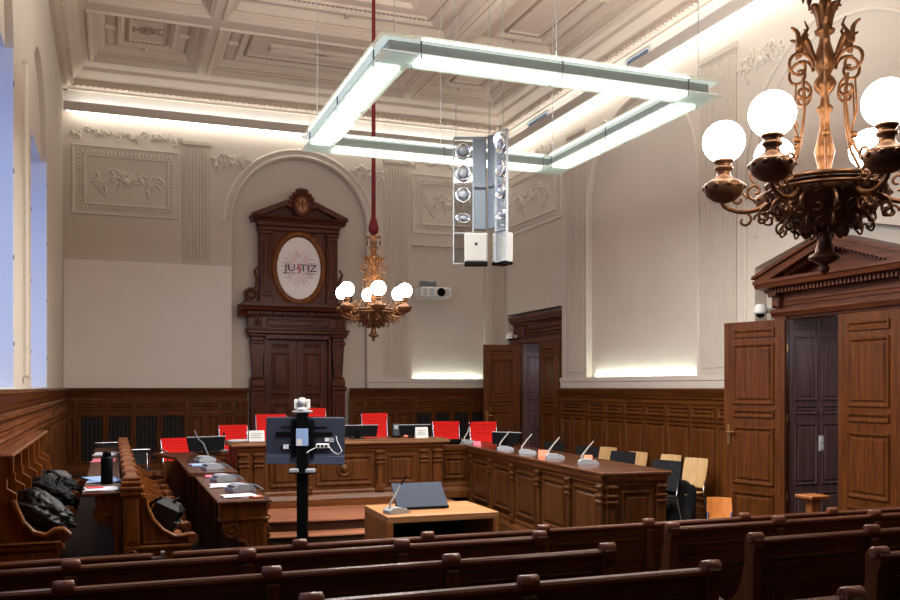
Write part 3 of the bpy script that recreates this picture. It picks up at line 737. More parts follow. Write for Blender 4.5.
# ---- small cameras by the doors
def dome(loc, label, rz=0):
    e = thing('security_camera', label, 'camera', loc, rz, 'security cameras')
    b = MB(); b.box(-.14, 0, -.05, .05, -.02, .05, .01); b.build('wall_bracket', 'white', e)
    b = MB(); b.lathe([(.0,.1),(.05,.095),(.075,.06),(.08,.02),(.09,.0),(.085,-.03),(.06,-.035)], (-.2,0,0)); b.build('housing', 'white', e)
    b = MB(); b.ball((-.2,0,-.03), (.06,.06,.055), 14, 8); b.build('dome_lens', 'black', e)
    return e
dome((XR+.15,YC+1.36,2.9), 'white dome security camera in the niche beside the pedimented door')
dome((XR+.2,17.82,2.98), 'white dome security camera above the open corner door')
# ---------------------------------------------------------------- judges' bench
def front(mb, mr, P, a0, a1, z0, z1, items):
    """oak front: base slab on mb, rails on mr. items: (kind, a0, a1)"""
    mb.pbox(P, a0, a1, z0, z1-.02, -.05, 0)
    h = z1-z0
    mr.sweep_z(P, [(0,z0),(.05,z0),(.05,z0+.1),(.035,z0+.13),(.02,z0+.16),(.02,z0+.2),(.012,z0+.22),(0,z0+.22)], a0, a1)
    mr.sweep_z(P, [(0,z1-.12),(.015,z1-.12),(.02,z1-.09),(.04,z1-.07),(.05,z1-.04),(.05,z1-.02),(0,z1-.02)], a0, a1)
    for it in items:
        k, q0, q1 = it
        if k == 'p': mb.panel(P, q0, q1, z0+.28, z1-.17, .024, .045)
        if k == 'r':
            mb.panel(P, q0, q1, z0+.28, z1-.17, .024, .045); roundel(mb, P, (q0+q1)/2, z0+.28+(z1-z0-.45)*.55, .11, .018)
        if k == 'c':
            mb.pbox(P, q0, q1, z0+.2, z1-.1, 0, .035, .008); mb.pbox(P, q0-.012, q1+.012, z0+.18, z0+.27, 0, .05, .01)
            for z in (z1-.3, z1-.24, z1-.15): mb.pbox(P, q0-.012, q1+.012, z, z+.035, 0, .055, .012)
t = thing('judges_bench', 'long raised wooden judges bench with carved front panels and central roundel', 'bench', (3.0,12.6,.262))
P = Pl((0,12.2,0),(1,0,0),(0,0,1),(0,-1,0))
mb = MB(t.location); mr = MB(t.location)
X0, X1 = 1.55, 4.47
front(mb, mr, P, X0, X1, .262, 1.12, [('c',X0+.03,X0+.15),('c',X0+.23,X0+.35),('p',X0+.43,X0+.83),('c',X0+.89,X0+1.0),('r',X0+1.06,X1-1.06),('c',X1-1.0,X1-.89),('p',X1-.83,X1-.43),('c',X1-.35,X1-.23),('c',X1-.15,X1-.03)])
mb.box(X0, X0+.05, 12.25, 13.05, .262, 1.1); mb.box(X1-.05, X1, 12.25, 13.05, .262, 1.1)
mb.build('front_panel', 'bench', t); mr.build('rail', 'bench_h', t)
mb = MB(t.location); mb.box(X0-.08, X1+.08, 12.11, 13.1, 1.1, 1.15, .015); mb.build('worktop', 'desk_top_x', t)
mb = MB(t.location); mb.box(X0-.05, X1+.05, 12.2, 12.4, 1.15, 1.165, .004); mb.build('ledge_strip', 'desk_top_x', t)
t = thing('side_counter', 'lower wooden counter joining the judges bench to the right wing', 'counter', (4.65,12.8,.262))
mb = MB(t.location); mr = MB(t.location); P = Pl((0,12.5,0),(1,0,0),(0,0,1),(0,-1,0))
front(mb, mr, P, 4.56, 5.5, .262, 1.03, [('p',4.6,4.93)])
mb.build('front_panel', 'bench', t); mr.build('rail', 'bench_h', t)
mb = MB(t.location); mb.box(4.555, 5.5, 12.44, 13.1, 1.01, 1.045, .01); mb.build('worktop', 'desk_top', t)
t = thing('wing_bench', 'long panelled wooden wing desk running from the judges bench towards the pews', 'bench', (5.0,10.1,0))
wing = t
mb = MB(t.location); mr = MB(t.location); P = Pl((4.65,0,0),(0,-1,0),(0,0,1),(-1,0,0))
ya, yb = 7.9, 12.36
items = []; n = 5; w = (yb-ya-.1)/n
for k in range(n):
    a = -yb+.05+w*k; items += [('c',a+.02,a+.12),('p',a+.18,a+w-.06)]
items.append(('c',-ya-.12,-ya-.01))
front(mb, mr, P, -yb, -ya, .0, 1.02, items)
P = Pl((0,7.9,0),(1,0,0),(0,0,1),(0,-1,0))
mr2 = MB(t.location); front(mb, mr2, P, 4.65, 5.33, .0, 1.02, [('c',4.66,4.76),('p',4.82,5.18),('c',5.22,5.32)])
mb.box(5.28, 5.33, 7.9, 12.36, 0, 1.0)
mb.build('front_panel', 'bench', t); mr.build('rail', 'bench_y', t); mr2.build('rail', 'bench_h', t)
mb = MB(t.location); mb.box(4.59, 5.37, 7.84, 12.38, 1.0, 1.045, .012); mb.build('worktop', 'desk_top', t)
t.rotation_euler = (0,0,math.radians(-4)); t.location.x += .15

# left desk with microphones
t = thing('attorney_desk', 'long narrow polished desk with microphones and papers facing the open floor', 'desk', (1.0,9.8,.26))
mb = MB(t.location); mb.box(.78, 1.2, 7.25, 9.5, .975, 1.0, .008); mb.build('worktop', 'desk_top', t)
mb = MB(t.location); mb.prism(PF, [(.74,9.5),(1.22,9.5),(1.22,12.6),(.5,12.6),(.55,12.35),(.74,11.6)], .99, 1.025); mb.build('worktop', 'desk_top', t)
mb = MB(t.location); mr = MB(t.location); P = Pl((1.15,0,0),(0,1,0),(0,0,1),(1,0,0))
items = []
for k in range(7): items += [('c',7.35+.7*k,7.43+.7*k),('p',7.49+.7*k,7.99+.7*k)]
front(mb, mr, P, 7.34, 12.5, .262, .98, items)
mb.box(.6, 1.1, 11.7, 11.75, .262, .98); mb.build('front_panel', 'bench', t); mr.build('rail', 'bench_y', t)
mb = MB(t.location)   # carved end
PE = Pl((0,7.34,0),(1,0,0),(0,0,1),(0,-1,0))
mb.pbox(PE, .8, 1.18, .84, .975, -.06, .02, .008); mb.pbox(PE, .79, 1.19, .83, .855, -.06, .035, .01); mb.pbox(PE, 1.02, 1.17, .262, .84, -.06, .012, .006)
mb.prism(PE, [(1.02,.84),(.82,.84),(.83,.76),(.88,.7),(.97,.68),(1.0,.6),(1.0,.45),(1.02,.4)], -.05, .0)
mb.tube([PE(a,b,.0) for a,b in curve_spiral((.9,.76), .065, .015, PI, PI+9, 24)], .016, 6)
mb.tube([PE(.94,.68,0), PE(1.0,.66,0), PE(1.04,.58,0), PE(1.04,.44,0)], .018, 6)
mb.panel(Pl((0,7.328,0),(1,0,0),(0,0,1),(0,-1,0)), 1.04, 1.15, .32, .8, .01, .02)
mb.build('carved_end', 'stall', t)
for k in range(5):
    mb = MB(t.location); y = 8.1+.75*k; mb.box(.84, .9, y-.03, y+.03, .262, .97, .006); mb.prism(Pl((0,y,0),(1,0,0),(0,0,1),(0,-1,0)), [(.9,.97),(1.1,.97),(1.1,.9),(.95,.82),(.9,.7)], -.02, .02); mb.build('support', 'bench', t)

# ---- choir-like stalls
def divider(prof, P, c0, c1, cap, parent, org, m='stall', capm='stall_y'):
    mb = MB(org); mb.prism(P, prof, c0, c1); o = mb.build('seat_divider', m, parent)
    mb = MB(org); c = (c0+c1)/2; (ax, az, r) = cap
    mb.tube([P(ax,az,c-.05), P(ax,az,c+.05)], r, 12); mb.pbox(P, ax-.06, ax+.01, az-.0, az+r, c-.045, c+.045, .01); mb.build('arm_cap', capm, o)
    return o
def PYZ(y): return Pl((0,y,0),(1,0,0),(0,0,1),(0,-1,0))
t = thing('choir_stall', 'wooden row of stall seats with curved dividers along the window wall', 'stall', (-.6,9.8,.26))
profA = [(-.76,.27),(-.54,.27),(-.53,.4),(-.44,.52),(-.36,.66),(-.34,.8),(-.30,.84),(-.27,.88),(-.29,.93),(-.34,.945),(-.42,.905),(-.5,.93),(-.56,1.0),(-.6,1.11),(-.6,1.18),(-.66,1.22),(-.66,1.28),(-.62,1.32),(-.62,1.42),(-.76,1.42)]
ys = [6.7+.58*i for i in range(7)]
for i, y in enumerate(ys): divider(profA, PYZ(y), -.025, .025, (-.3,.89,.035), t, t.location)
for i in range(6):
    y0, y1 = ys[i]+.03, ys[i+1]-.03
    mb = MB(t.location); mb.box(-.76, -.34, y0, y1, .8, .84, .012); mb.build('seat', 'stall_y', t)
    mb = MB(t.location); mb.box(-.76, -.72, y0, y1, .27, 1.42, 0); mb.panel(Pl((-.72,0,0),(0,1,0),(0,0,1),(1,0,0)), y0+.06, y1-.06, .92, 1.32, .016, .03); mb.build('backrest', 'stall', t)
mb = MB(t.location); mb.box(-.77, -.62, 6.66, 10.22, 1.42, 1.45, .01); mb.build('ledge', 'stall_y', t)
mb = MB(t.location); PA = PYZ(6.665)
mb.tube([PA(a,b,.01) for a,b in [(-.62,1.14),(-.6,1.08),(-.56,.99),(-.5,.92),(-.42,.89),(-.36,.93),(-.31,.93),(-.27,.89)]], .022, 6)
mb.pbox(PA, -.76, -.3, .8, .84, 0, .03, .01); mb.pbox(PA, -.76, -.32, .84, .86, 0, .045, .01)
mb.prism(PA, [(-.76,.3),(-.56,.3),(-.46,.52),(-.37,.7),(-.36,.78),(-.76,.78)], 0, .015)
mb.tube([PA(a,b,.015) for a,b in [(-.74,.34),(-.6,.36),(-.5,.56),(-.43,.72),(-.74,.72)]], .012, 5)
mb.build('end_moulding', 'stall', t)
# second row
t = thing('stall_bench', 'wooden stall row with scalloped top rail behind the narrow reading desk', 'stall', (.3,10.2,.26))
profD = [(.17,.265),(.58,.265),(.58,.66),(.62,.68),(.63,.72),(.58,.745),(.46,.735),(.37,.79),(.3,.88),(.26,.98),(.25,1.06),(.21,1.08),(.21,1.14),(.17,1.16)]
ys = [7.4+.63*i for i in range(10)]
for y in ys: divider(profD, PYZ(y), -.025, .025, (.6,.705,.04), t, t.location)
for i in range(9):
    y0, y1 = ys[i]+.03, ys[i+1]-.03
    mb = MB(t.location); mb.box(.19, .55, y0, y1, .66, .69, .01); mb.build('seat', 'stall_y', t)
mb = MB(t.location); mb.box(.1, .17, 7.38, 13.1, .265, 1.15); mb.panel(Pl((.1,0,0),(0,1,0),(0,0,1),(-1,0,0)), 7.5, 13.0, .4, .9, .012, .04); mb.build('backrest', 'stall', t)
mb = MB(t.location)
for i, y in enumerate(ys):
    mb.box(.075, .205, y-.05, y+.05, 1.15, 1.21, .014)
    if i < 9: mb.box(.095, .19, y+.05, ys[i+1]-.05, 1.15, 1.195, .01)
mb.build('top_rail', 'stall_y', t)
mb = MB(t.location); PA = PYZ(7.37)
mb.pbox(PA, .08, .2, .265, 1.06, -.0, .02, .005)
for z, e in ((1.06,.02),(1.1,.03),(1.14,.015)): mb.pbox(PA, .08-e, .2+e, z, z+.035, -.02, .03+e*.5, .01)
mb.tube([PA(a,b,.006) for a,b in [(.24,1.05),(.25,.97),(.3,.86),(.37,.78),(.46,.725),(.58,.735)]], .02, 6)
mb.pbox(PA, .08, .6, .64, .67, 0, .025, .008); mb.tube([PA(.23,.69,.005), PA(.23,.96,.005)], .01, 5); mb.tube([PA(.23,.69,.005), PA(.5,.69,.005)], .01, 5)
roundel(mb, PA, .14, .6, .045, .02); mb.pbox(PA, .09, .19, .7, 1.02, .02, .028, .006)
mb.build('end_moulding', 'stall', t)
# reading desk in front of the first stall row
t = thing('reading_desk', 'narrow wooden reading desk strewn with papers before the first stall row', 'desk', (-.06,10.2,.26))
mb = MB(t.location); mb.box(-.22, .075, 7.5, 13.0, 1.05, 1.08, .008); mb.build('worktop', 'desk_top', t)
mb = MB(t.location); mb.box(-.12, .06, 7.54, 12.95, .95, 1.05, .005); mb.build('apron', 'stall', t)
for k in range(8):
    mb = MB(t.location); y = 7.56+.76*k; Q = PYZ(y)
    mb.prism(Q, [(.07,.95),(-.14,.95),(-.13,.88),(-.07,.82),(.0,.8),(.02,.7),(.02,.5),(.03,.265),(.07,.265)], -.03, .03)
    mb.tube([Q(a,b,.03) for a,b in curve_spiral((-.05,.87), .05, .012, PI, PI+8, 20)], .012, 6)
    mb.tube([Q(-.02,.8,.03), Q(.03,.77,.03), Q(.045,.7,.03), Q(.04,.55,.03)], .014, 6); mb.build('bracket', 'stall', t)

# ---------------------------------------------------------------- pews
def pew(name_label, x0, x1, y, z, knobs, left_end=True, right_end=True, group='spectator pews'):
    t = thing('pew', name_label, 'pew', ((x0+x1)/2, y, z), 0, group)
    o = t.location
    mb = MB(o); mb.box(x0+.03, x1-.03, y, y+.03, z+.08, z+.885)
    Q = Pl((0,y,0),(1,0,0),(0,0,1),(0,-1,0)); ks = sorted(knobs)
    edges = sorted(set([x0+.04]+[k for k in ks if x0+.2 < k < x1-.2]+[x1-.04]))
    for a, b in zip(edges, edges[1:]):
        if b-a > .3: mb.pframe(Q, a+.08, b-.08, z+.3, z+.8, .03, 0, .006)
    mb.build('backrest', 'pew', t)
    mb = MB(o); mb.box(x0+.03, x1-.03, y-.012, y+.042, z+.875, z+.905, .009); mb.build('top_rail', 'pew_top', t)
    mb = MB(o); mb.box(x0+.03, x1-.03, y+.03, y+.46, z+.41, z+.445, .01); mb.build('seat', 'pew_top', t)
    ends = ([x0] if left_end else []) + ([x1] if right_end else [])
    prof = [(0,0),(.4,0),(.4,.1),(.44,.36),(.46,.44),(.45,.5),(.4,.51),(.3,.49),(.2,.52),(.13,.58),(.09,.66),(.06,.78),(.06,.9),(.04,.925),(-.01,.925),(-.03,.9),(-.03,.86),(-.012,.82),(-.005,.4)]
    for x in ks:
        end = min(abs(x-e) for e in ends) < .06 if ends else False
        mb = MB(o); PX = Pl((x,y,z),(0,1,0),(0,0,1),(1,0,0))
        if end:
            mb.prism(PX, prof, -.03, .03); p = mb.build('end_panel', 'pew_end', t)
        else:
            mb.box(x-.03, x+.03, y-.022, y, z+.05, z+.86, .006); mb.box(x-.025, x+.025, y+.03, y+.3, z+.44, z+.52, .01); p = mb.build('divider', 'pew_end', t)
        mb = MB(o); r = .028; q = z+.912
        mb.tube([(x-.042,y+.005,q),(x-.038,y+.005,q),(x+.038,y+.005,q),(x+.042,y+.005,q)], [r*.8,r,r,r*.8], 16)
        mb.tube([(x-.046,y+.005,q),(x+.046,y+.005,q)], r*.45, 10)
        mb.build('scroll', 'knob', p)
    return t
kl = [-.19+.8633*i for i in range(4)]
pew('shorter front pew by the stalls, ending in a small metal bracket', -.83, .26, PY[0], 0, [-.8], True, False)
pf = pew('long front pew nearest the witness table, its dividers topped by scrolls', .31, 8.0, PY[0], 0, [1.11+.855*i for i in range(8)]+[7.97], False, True)
mb = MB(); mb.box(.272, .298, PY[0]-.01, PY[0]+.03, .87, .915, .004); mb.box(.22, .275, PY[0]-.03, PY[0]-.02, .875, .89, .002)
bk = tag(mb.build('metal_bracket', 'steel'), 'small metal bracket closing the gap between the two front pews', 'bracket')
LL = ['left block pew directly behind the front pew', 'left block pew in the second row behind the front pew', 'left block pew in the third row behind the front pew', 'left block pew closest to the camera, cut by the picture edge']
for i in range(1,5): pew(LL[i-1], -.83, 2.43, PY[i], PZ[i], [-.8]+kl[:3]+[2.4])
LR = ['right block pew directly behind the front pew, aisle end scrolled', 'right block pew in the middle row beside the aisle', 'right block pew nearest the camera at the right picture edge']
for i in range(1,4): pew(LR[i-1], 3.31, 8.0, PY[i], PZ[i], [3.34+.835*k for k in range(6)]+[7.97])
t = thing('barrier_post', 'squat wooden post with a flat cap behind the front pew by the pedimented door', 'post', (5.87,6.4,0))
mb = MB(); mb.box(-.04, .04, -.04, .04, .06, .9, .006); mb.build('shaft', 'table_v', t)
mb = MB(); mb.box(-.105, .105, -.105, .105, .905, .935, .006); mb.box(-.055, .055, -.055, .055, .87, .905, .008); mb.build('cap', 'table_v', t)
mb = MB(); mb.box(-.1, .1, -.1, .1, 0, .06, .01); mb.build('base', 'bench', t)
# ---------------------------------------------------------------- ring light
cx0, cx1, cy0, cy1, zr = 1.98, 5.2, 6.8, 10.02, 4.62
t = thing('pendant_ring_light', 'large rectangular fluorescent ring light hanging over the courtroom centre', 'ceiling light', (3.59,8.41,zr))
W = .3
def ring(mb, i0, i1, z0, z1):
    o = [(cx0+i0,cy0+i0),(cx1-i0,cy0+i0),(cx1-i0,cy1-i0),(cx0+i0,cy1-i0)]; n = [(cx0+i1,cy0+i1),(cx1-i1,cy0+i1),(cx1-i1,cy1-i1),(cx0+i1,cy1-i1)]
    p = [(x,y,z) for z in (z0,z1) for L in (o,n) for x,y in L]; F = []
    for i in range(4):
        j = (i+1)%4; F += [(i,j,4+j,4+i),(8+i,8+j,12+j,12+i),(i,j,8+j,8+i),(4+i,4+j,12+j,12+i)]
    return mb.add(p, F)
ring(MB(t.location), 0, W, zr-.082, zr-.072).build('lower_glass', 'glass', t)
ring(MB(t.location), 0, W, zr+.072, zr+.08).build('upper_glass', 'glass', t)
ring(MB(t.location), .085, .215, zr-.05, zr+.05).build('profile', 'profile', t)
ring(MB(t.location), .02, .28, zr-.056, zr-.05).build('diffuser', 'diffuser', t)
ring(MB(t.location), .02, .28, zr+.05, zr+.056).build('diffuser', 'diffuser', t)
def segs():
    g = .34
    return [((cx0+g,cy0),(cx1-g,cy0),0,1),((cx0+g,cy1),(cx1-g,cy1),0,-1),((cx0,cy0+g),(cx0,cy1-g),1,1),((cx1,cy0+g),(cx1,cy1-g),1,-1)]
for (a,b,ax,s) in segs():
    for z0,z1,m,w0,w1 in ((zr-.07,zr-.058,'tube',.05,.25),(zr+.058,zr+.068,'tubetop',.015,.1),(zr+.058,zr+.068,'tubetop',.2,.285)):
        mb = MB(t.location)
        if ax == 0: mb.box(a[0], b[0], *sorted((a[1]+s*w0, a[1]+s*w1)), z0, z1)
        else: mb.box(*sorted((a[0]+s*w0, a[0]+s*w1)), a[1], b[1], z0, z1)
        mb.build('tube_light', m, t)
    for k in range(3):
        f = (.0,.5,1)[k]; x = a[0]+(b[0]-a[0])*f; y = a[1]+(b[1]-a[1])*f
        for w in (.03,.27):
            mb = MB(t.location); xx, yy = (x, y+s*w) if ax == 0 else (x+s*w, y)
            mb.tube([(xx,yy,zr-.09),(xx,yy,zr+.09)], .007, 6); mb.build('glass_clamp', 'greydk', t)
for x in (cx0+.15, (cx0+cx1)/2, cx1-.15):
    for y in (cy0+.15, cy1-.15):
        mb = MB(t.location); mb.tube([(x,y,zr+.08),(x,y,7.9)], .004, 5); mb.build('suspension_wire', 'steel', t)

# ---------------------------------------------------------------- chandeliers
def chandelier(label, x, y, z0, rz):
    t = thing('chandelier', label, 'chandelier', (x,y,z0), rz, 'chandeliers')
    B = lambda nm, mb, m, p=t: mb.build(nm, m, p)
    mb = MB(); mb.tube([(0,0,1.78),(0,0,2.4),(0,0,5.36)], [.036,.034,.03], 10); B('velvet_cord', mb, 'redcord')
    mb = MB(); mb.lathe([(.03,1.66),(.075,1.7),(.085,1.76),(.06,1.86),(.045,1.92)], n=14); B('cord_knot', mb, 'redcord')
    mb = MB(); mb.lathe([(.0,-.02),(.02,0),(.03,.02),(.018,.04),(.06,.06),(.085,.075),(.08,.09),(.05,.11),(.04,.16),(.03,.2),(.055,.22),(.03,.24)], n=16); B('finial', mb, 'bronze')
    mb = MB(); mb.lathe([(.02,.5),(.04,.52),(.05,.54),(.035,.57),(.045,.62),(.055,.66),(.045,.7),(.028,.78),(.024,.86),(.04,.88),(.045,.9),(.026,.92),(.022,.97),(.05,1.0),(.062,1.03),(.05,1.06),(.03,1.08),(.05,1.12),(.058,1.16),(.045,1.21),(.03,1.26),(.026,1.3),(.05,1.31),(.055,1.325),(.03,1.34),(.028,1.4),(.035,1.44),(.026,1.48),(.026,1.6),(.12,1.615),(.125,1.63),(.035,1.65),(.026,1.7)], n=20); B('stem', mb, 'gold')
    mb = MB()
    for k in range(10):
        a = 2*PI*k/10; c, s = math.cos(a), math.sin(a)
        mb.tube([(.028*c,.028*s,1.34),(.036*c,.036*s,1.41),(.06*c,.06*s,1.455),(.085*c,.085*s,1.45)], [.01,.016,.016,.005], 6, sm=3)
    B('leaf_crown', mb, 'gold')
    for k in range(8):
        a = 2*PI*k/8; c, s = math.cos(a)*.11, math.sin(a)*.11
        mb = MB(); mb.tube([(c,s,1.61),(c,s,1.57)], .004, 5); mb.tube([(c,s,1.57),(c,s,1.53),(c,s,1.49)], [.006,.016,.004], 7); B('drop', mb, 'bronze')
    def plane(a): return Pl((0,0,0),(math.cos(a),math.sin(a),0),(0,0,1),(-math.sin(a),math.cos(a),0))
    for k in range(6):
        a = 2*PI*(k+.5)/6; P = plane(a); mb = MB()
        g = curve_spiral((.15,1.12), .085, .02, PI, -5.0, 22); mb.tube([P(*q) for q in g], .0095, 6)
        g = curve_spiral((.13,.98), .06, .015, PI/2, PI/2+6, 18); mb.tube([P(*q) for q in g], .009, 6)
        mb.tube([P(.06,1.16), P(.1,1.25), P(.13,1.27), P(.155,1.22), P(.16,1.3), P(.2,1.33)], [.012,.017,.018,.015,.013,.006], 7, sm=4)
        mb.tube([P(.13,1.28), P(.1,1.33), P(.12,1.37)], [.012,.009,.004], 6); B('scroll_ornament', mb, 'gold')
        mb = MB(); mb.tube([P(.13,1.06), P(.12,.9), P(.15,.7), P(.2,.6), P(.27,.47)], .008, 6, sm=4)
        mb.tube([P(.17,1.02), P(.18,.85), P(.16,.78)], .006, 5); mb.ball(P(.165,.72), .02, 8, 6); B('stay_rod', mb, 'gold')
    mb = MB(); mb.tube([(.3*math.cos(2*PI*i/36),.3*math.sin(2*PI*i/36),.485) for i in range(37)], .014, 8, False)
    mb.tube([(.31*math.cos(2*PI*i/36),.31*math.sin(2*PI*i/36),.44) for i in range(37)], .01, 6, False); B('bowl_rim', mb, 'bronze')
    mb = MB(); mb.lathe([(.045,.21),(.08,.215),(.13,.235),(.19,.275),(.245,.34),(.28,.41),(.295,.47),(.275,.47),(.22,.35),(.1,.27)], n=30); B('bowl', mb, 'bronze')
    rr = random.Random(2)
    for k in range(18):
        a = 2*PI*k/18; P = plane(a)
        for (br, bz, rad) in ((.288,.42,.035),(.24,.325,.035),(.165,.255,.028)):
            Q = Pl(P(br,bz),(-math.sin(a),math.cos(a),0),(math.cos(a)*.4,math.sin(a)*.4,.9),(math.cos(a),math.sin(a),0))
            g = curve_spiral((0,0), rad, .008, rr.uniform(0,6), rr.uniform(8,12), 12); mb = MB(); mb.tube([Q(p,q,.012) for p,q in g], .008, 5); B('filigree_curl', mb, 'bronze')
    for k in range(12):
        P = plane(2*PI*(k+.25)/12)
        for pts, r in (([P(.09,.29), P(.12,.24), P(.11,.2), P(.085,.21), P(.09,.235)],.008),([P(.27,.4), P(.33,.36), P(.34,.31), P(.3,.3), P(.3,.335), P(.32,.34)],.008),([P(.2,.31), P(.25,.26), P(.24,.22), P(.21,.24)],.007)):
            mb = MB(); mb.tube(pts, r, 6, sm=4); B('curl', mb, 'bronze')
    for k in range(6):
        P = plane(2*PI*k/6); R = .53
        mb = MB(); mb.tube([P(.26,.42), P(.34,.37), P(.44,.36), P(R,.4), P(R,.46)], [.016,.014,.013,.013,.016], 8, sm=4)
        for c, r0, r1, t0, t1 in (((.36,.47),.05,.012,-PI/2,5),((.45,.43),.045,.01,PI,-3.5),((.42,.31),.045,.012,PI/2,7),((.33,.31),.04,.01,0,7),((.34,.56),.05,.012,-1,6)):
            g = curve_spiral(c, r0, r1, t0, t1, 14); mb.tube([P(*q) for q in g], .008, 5)
        arm = B('arm', mb, 'gold')
        mb = MB(); c = P(R,0); c = (c.x,c.y,0)
        mb.lathe([(.01,.415),(.03,.42),(.06,.43),(.092,.455),(.108,.485),(.112,.5),(.112,.52),(.1,.53),(.075,.545),(.05,.56),(.04,.575),(.036,.6),(.05,.605),(.052,.62),(.036,.625),(.05,.645),(.056,.65),(.056,.66),(.03,.66)], c, 20)
        for q in range(10):
            b = 2*PI*q/10; mb.ball((c[0]+.104*math.cos(b), c[1]+.104*math.sin(b), .505), (.02,.02,.016), 6, 5)
        lamp = B('oil_lamp', mb, 'bronze')
        mb = MB(); mb.ball((c[0],c[1],.765), .118, 28, 18); B('globe', mb, 'globe', lamp)
    return t
chandelier('gilded chandelier with opal globes hanging large at the right, before the pedimented door', 3.66, 3.9, 2.53, -math.radians(41))
chandelier('gilded chandelier on a long red cord, smaller, before the carved rear portal', 3.69, 13.1, 2.6, -A-math.radians(17)).scale = (.94,.94,.96)

# ---------------------------------------------------------------- loudspeaker column
t = thing('loudspeaker_cluster', 'hanging cluster of acrylic panels with round drivers and two boxy speakers', 'loudspeaker', (3.64,8.72,3.17), -A)
def wedge(P, sgn, top, bot):
    mb = MB(); mb.pbox(P, -.3, -.1, bot, top, -.006, .006); mb.build('acrylic_panel', 'acryl', t)
    mb = MB()
    for a in (-.305,-.1): mb.pbox(P, a-.006, a+.006, bot, top, -.012, .012)
    mb.pbox(P, -.305, -.1, top-.012, top, -.012, .012); mb.pbox(P, -.305, -.1, bot, bot+.01, -.012, .012); mb.pbox(P, -.305, -.1, .34, .35, -.012, .012); mb.build('panel_frame', 'grey', t)
    mb = MB(); mb.pbox(P, -.095, .04, .38, .8, -.09, .02, .01); mb.pbox(P, -.095, .04, .815, top, -.09, .02, .01); mb.build('speaker_column', 'greydk', t)
    for k, z in enumerate((1.2,.97,.74,.5)):
        Q = Pl(P(-.205,z,.01), P.u, P.v*(1 if k < 3 else .62), P.n); mb = MB()
        mb.lathe([(.085,-.02),(.085,.012),(.07,.02),(.06,.004),(.03,-.004)], n=20, P=Q); o = mb.build('driver', 'chrome', t)
        mb = MB(); mb.lathe([(.035,.0),(.03,.03),(.012,.04),(0,.042)], n=12, P=Q); mb.build('driver_cone', 'grey', o)
    mb = MB(); c0, c1 = (-.05,.1) if sgn > 0 else (-.15,-.012)
    mb.pbox(P, -.19, .05 if sgn > 0 else .0, .03, .33, c0, c1, .015); o = mb.build('speaker_box', 'lightgrey', t)
    mb = MB(); mb.pbox(P, -.085, -.055, .2, .23, c1, c1+.003); mb.build('badge', 'ink', o)
    mb = MB(); mb.pbox(P, -.19, .05 if sgn > 0 else .0, -.0, .03, c0, c1); mb.build('speaker_foot', 'black', o)
wedge(Pl((0,0,0),(1,0,0),(0,0,1),(0,-1,0)), 1, 1.34, .02)
wedge(Pl((.085,-.03,0),(-.5,.866,0),(0,0,1),(-.866,-.5,0)), -1, 1.36, .02)
mb = MB(); mb.ball((.15,-.14,1.29), (.04,.04,.05), 12, 8); mb.build('spotlight', 'spot', t)
for x, y in ((-.28,0),(.07,.01),(.2,-.24)):
    mb = MB(); mb.tube([(x,y,1.33),(x,y,4.75)], .004, 5); mb.build('suspension_wire', 'steel', t)
mb = MB(); mb.box(-.3, .09, .012, .03, 1.34, 1.36); mb.box(.06, .09, -.02, .02, 1.34, 1.37); mb.build('hanging_bar', 'steel', t)
# projector
t = thing('projector', 'white projector on a wall arm beside the far chandelier', 'projector', (6.21,YB-.55,3.73))
mb = MB(); mb.box(-.33, .33, -.22, .22, 0, .22, .03); mb.build('body', 'white', t)
mb = MB(); mb.lathe([(.085,0),(.09,.03),(.07,.035),(.06,.01),(0,.008)], n=20, P=Pl((.1,-.22,.11),(1,0,0),(0,0,1),(0,-1,0))); mb.build('lens', 'black', t)
for k in range(3):
    mb = MB(); x = (-.24,-.1,.24)[k]
    for q in range(4): mb.box(x-.045, x+.045, -.226, -.22, .05+.035*q, .07+.035*q)
    mb.build('vent_slot', 'grey', t)
mb = MB(); mb.box(-.06, .06, -.06, .06, .22, .34, .01); mb.tube([(0,0,.3),(0,.55,.3)], .03, 10); mb.box(-.1, .1, .52, .55, .2, .42, .01); mb.build('wall_arm', 'greydk', t)
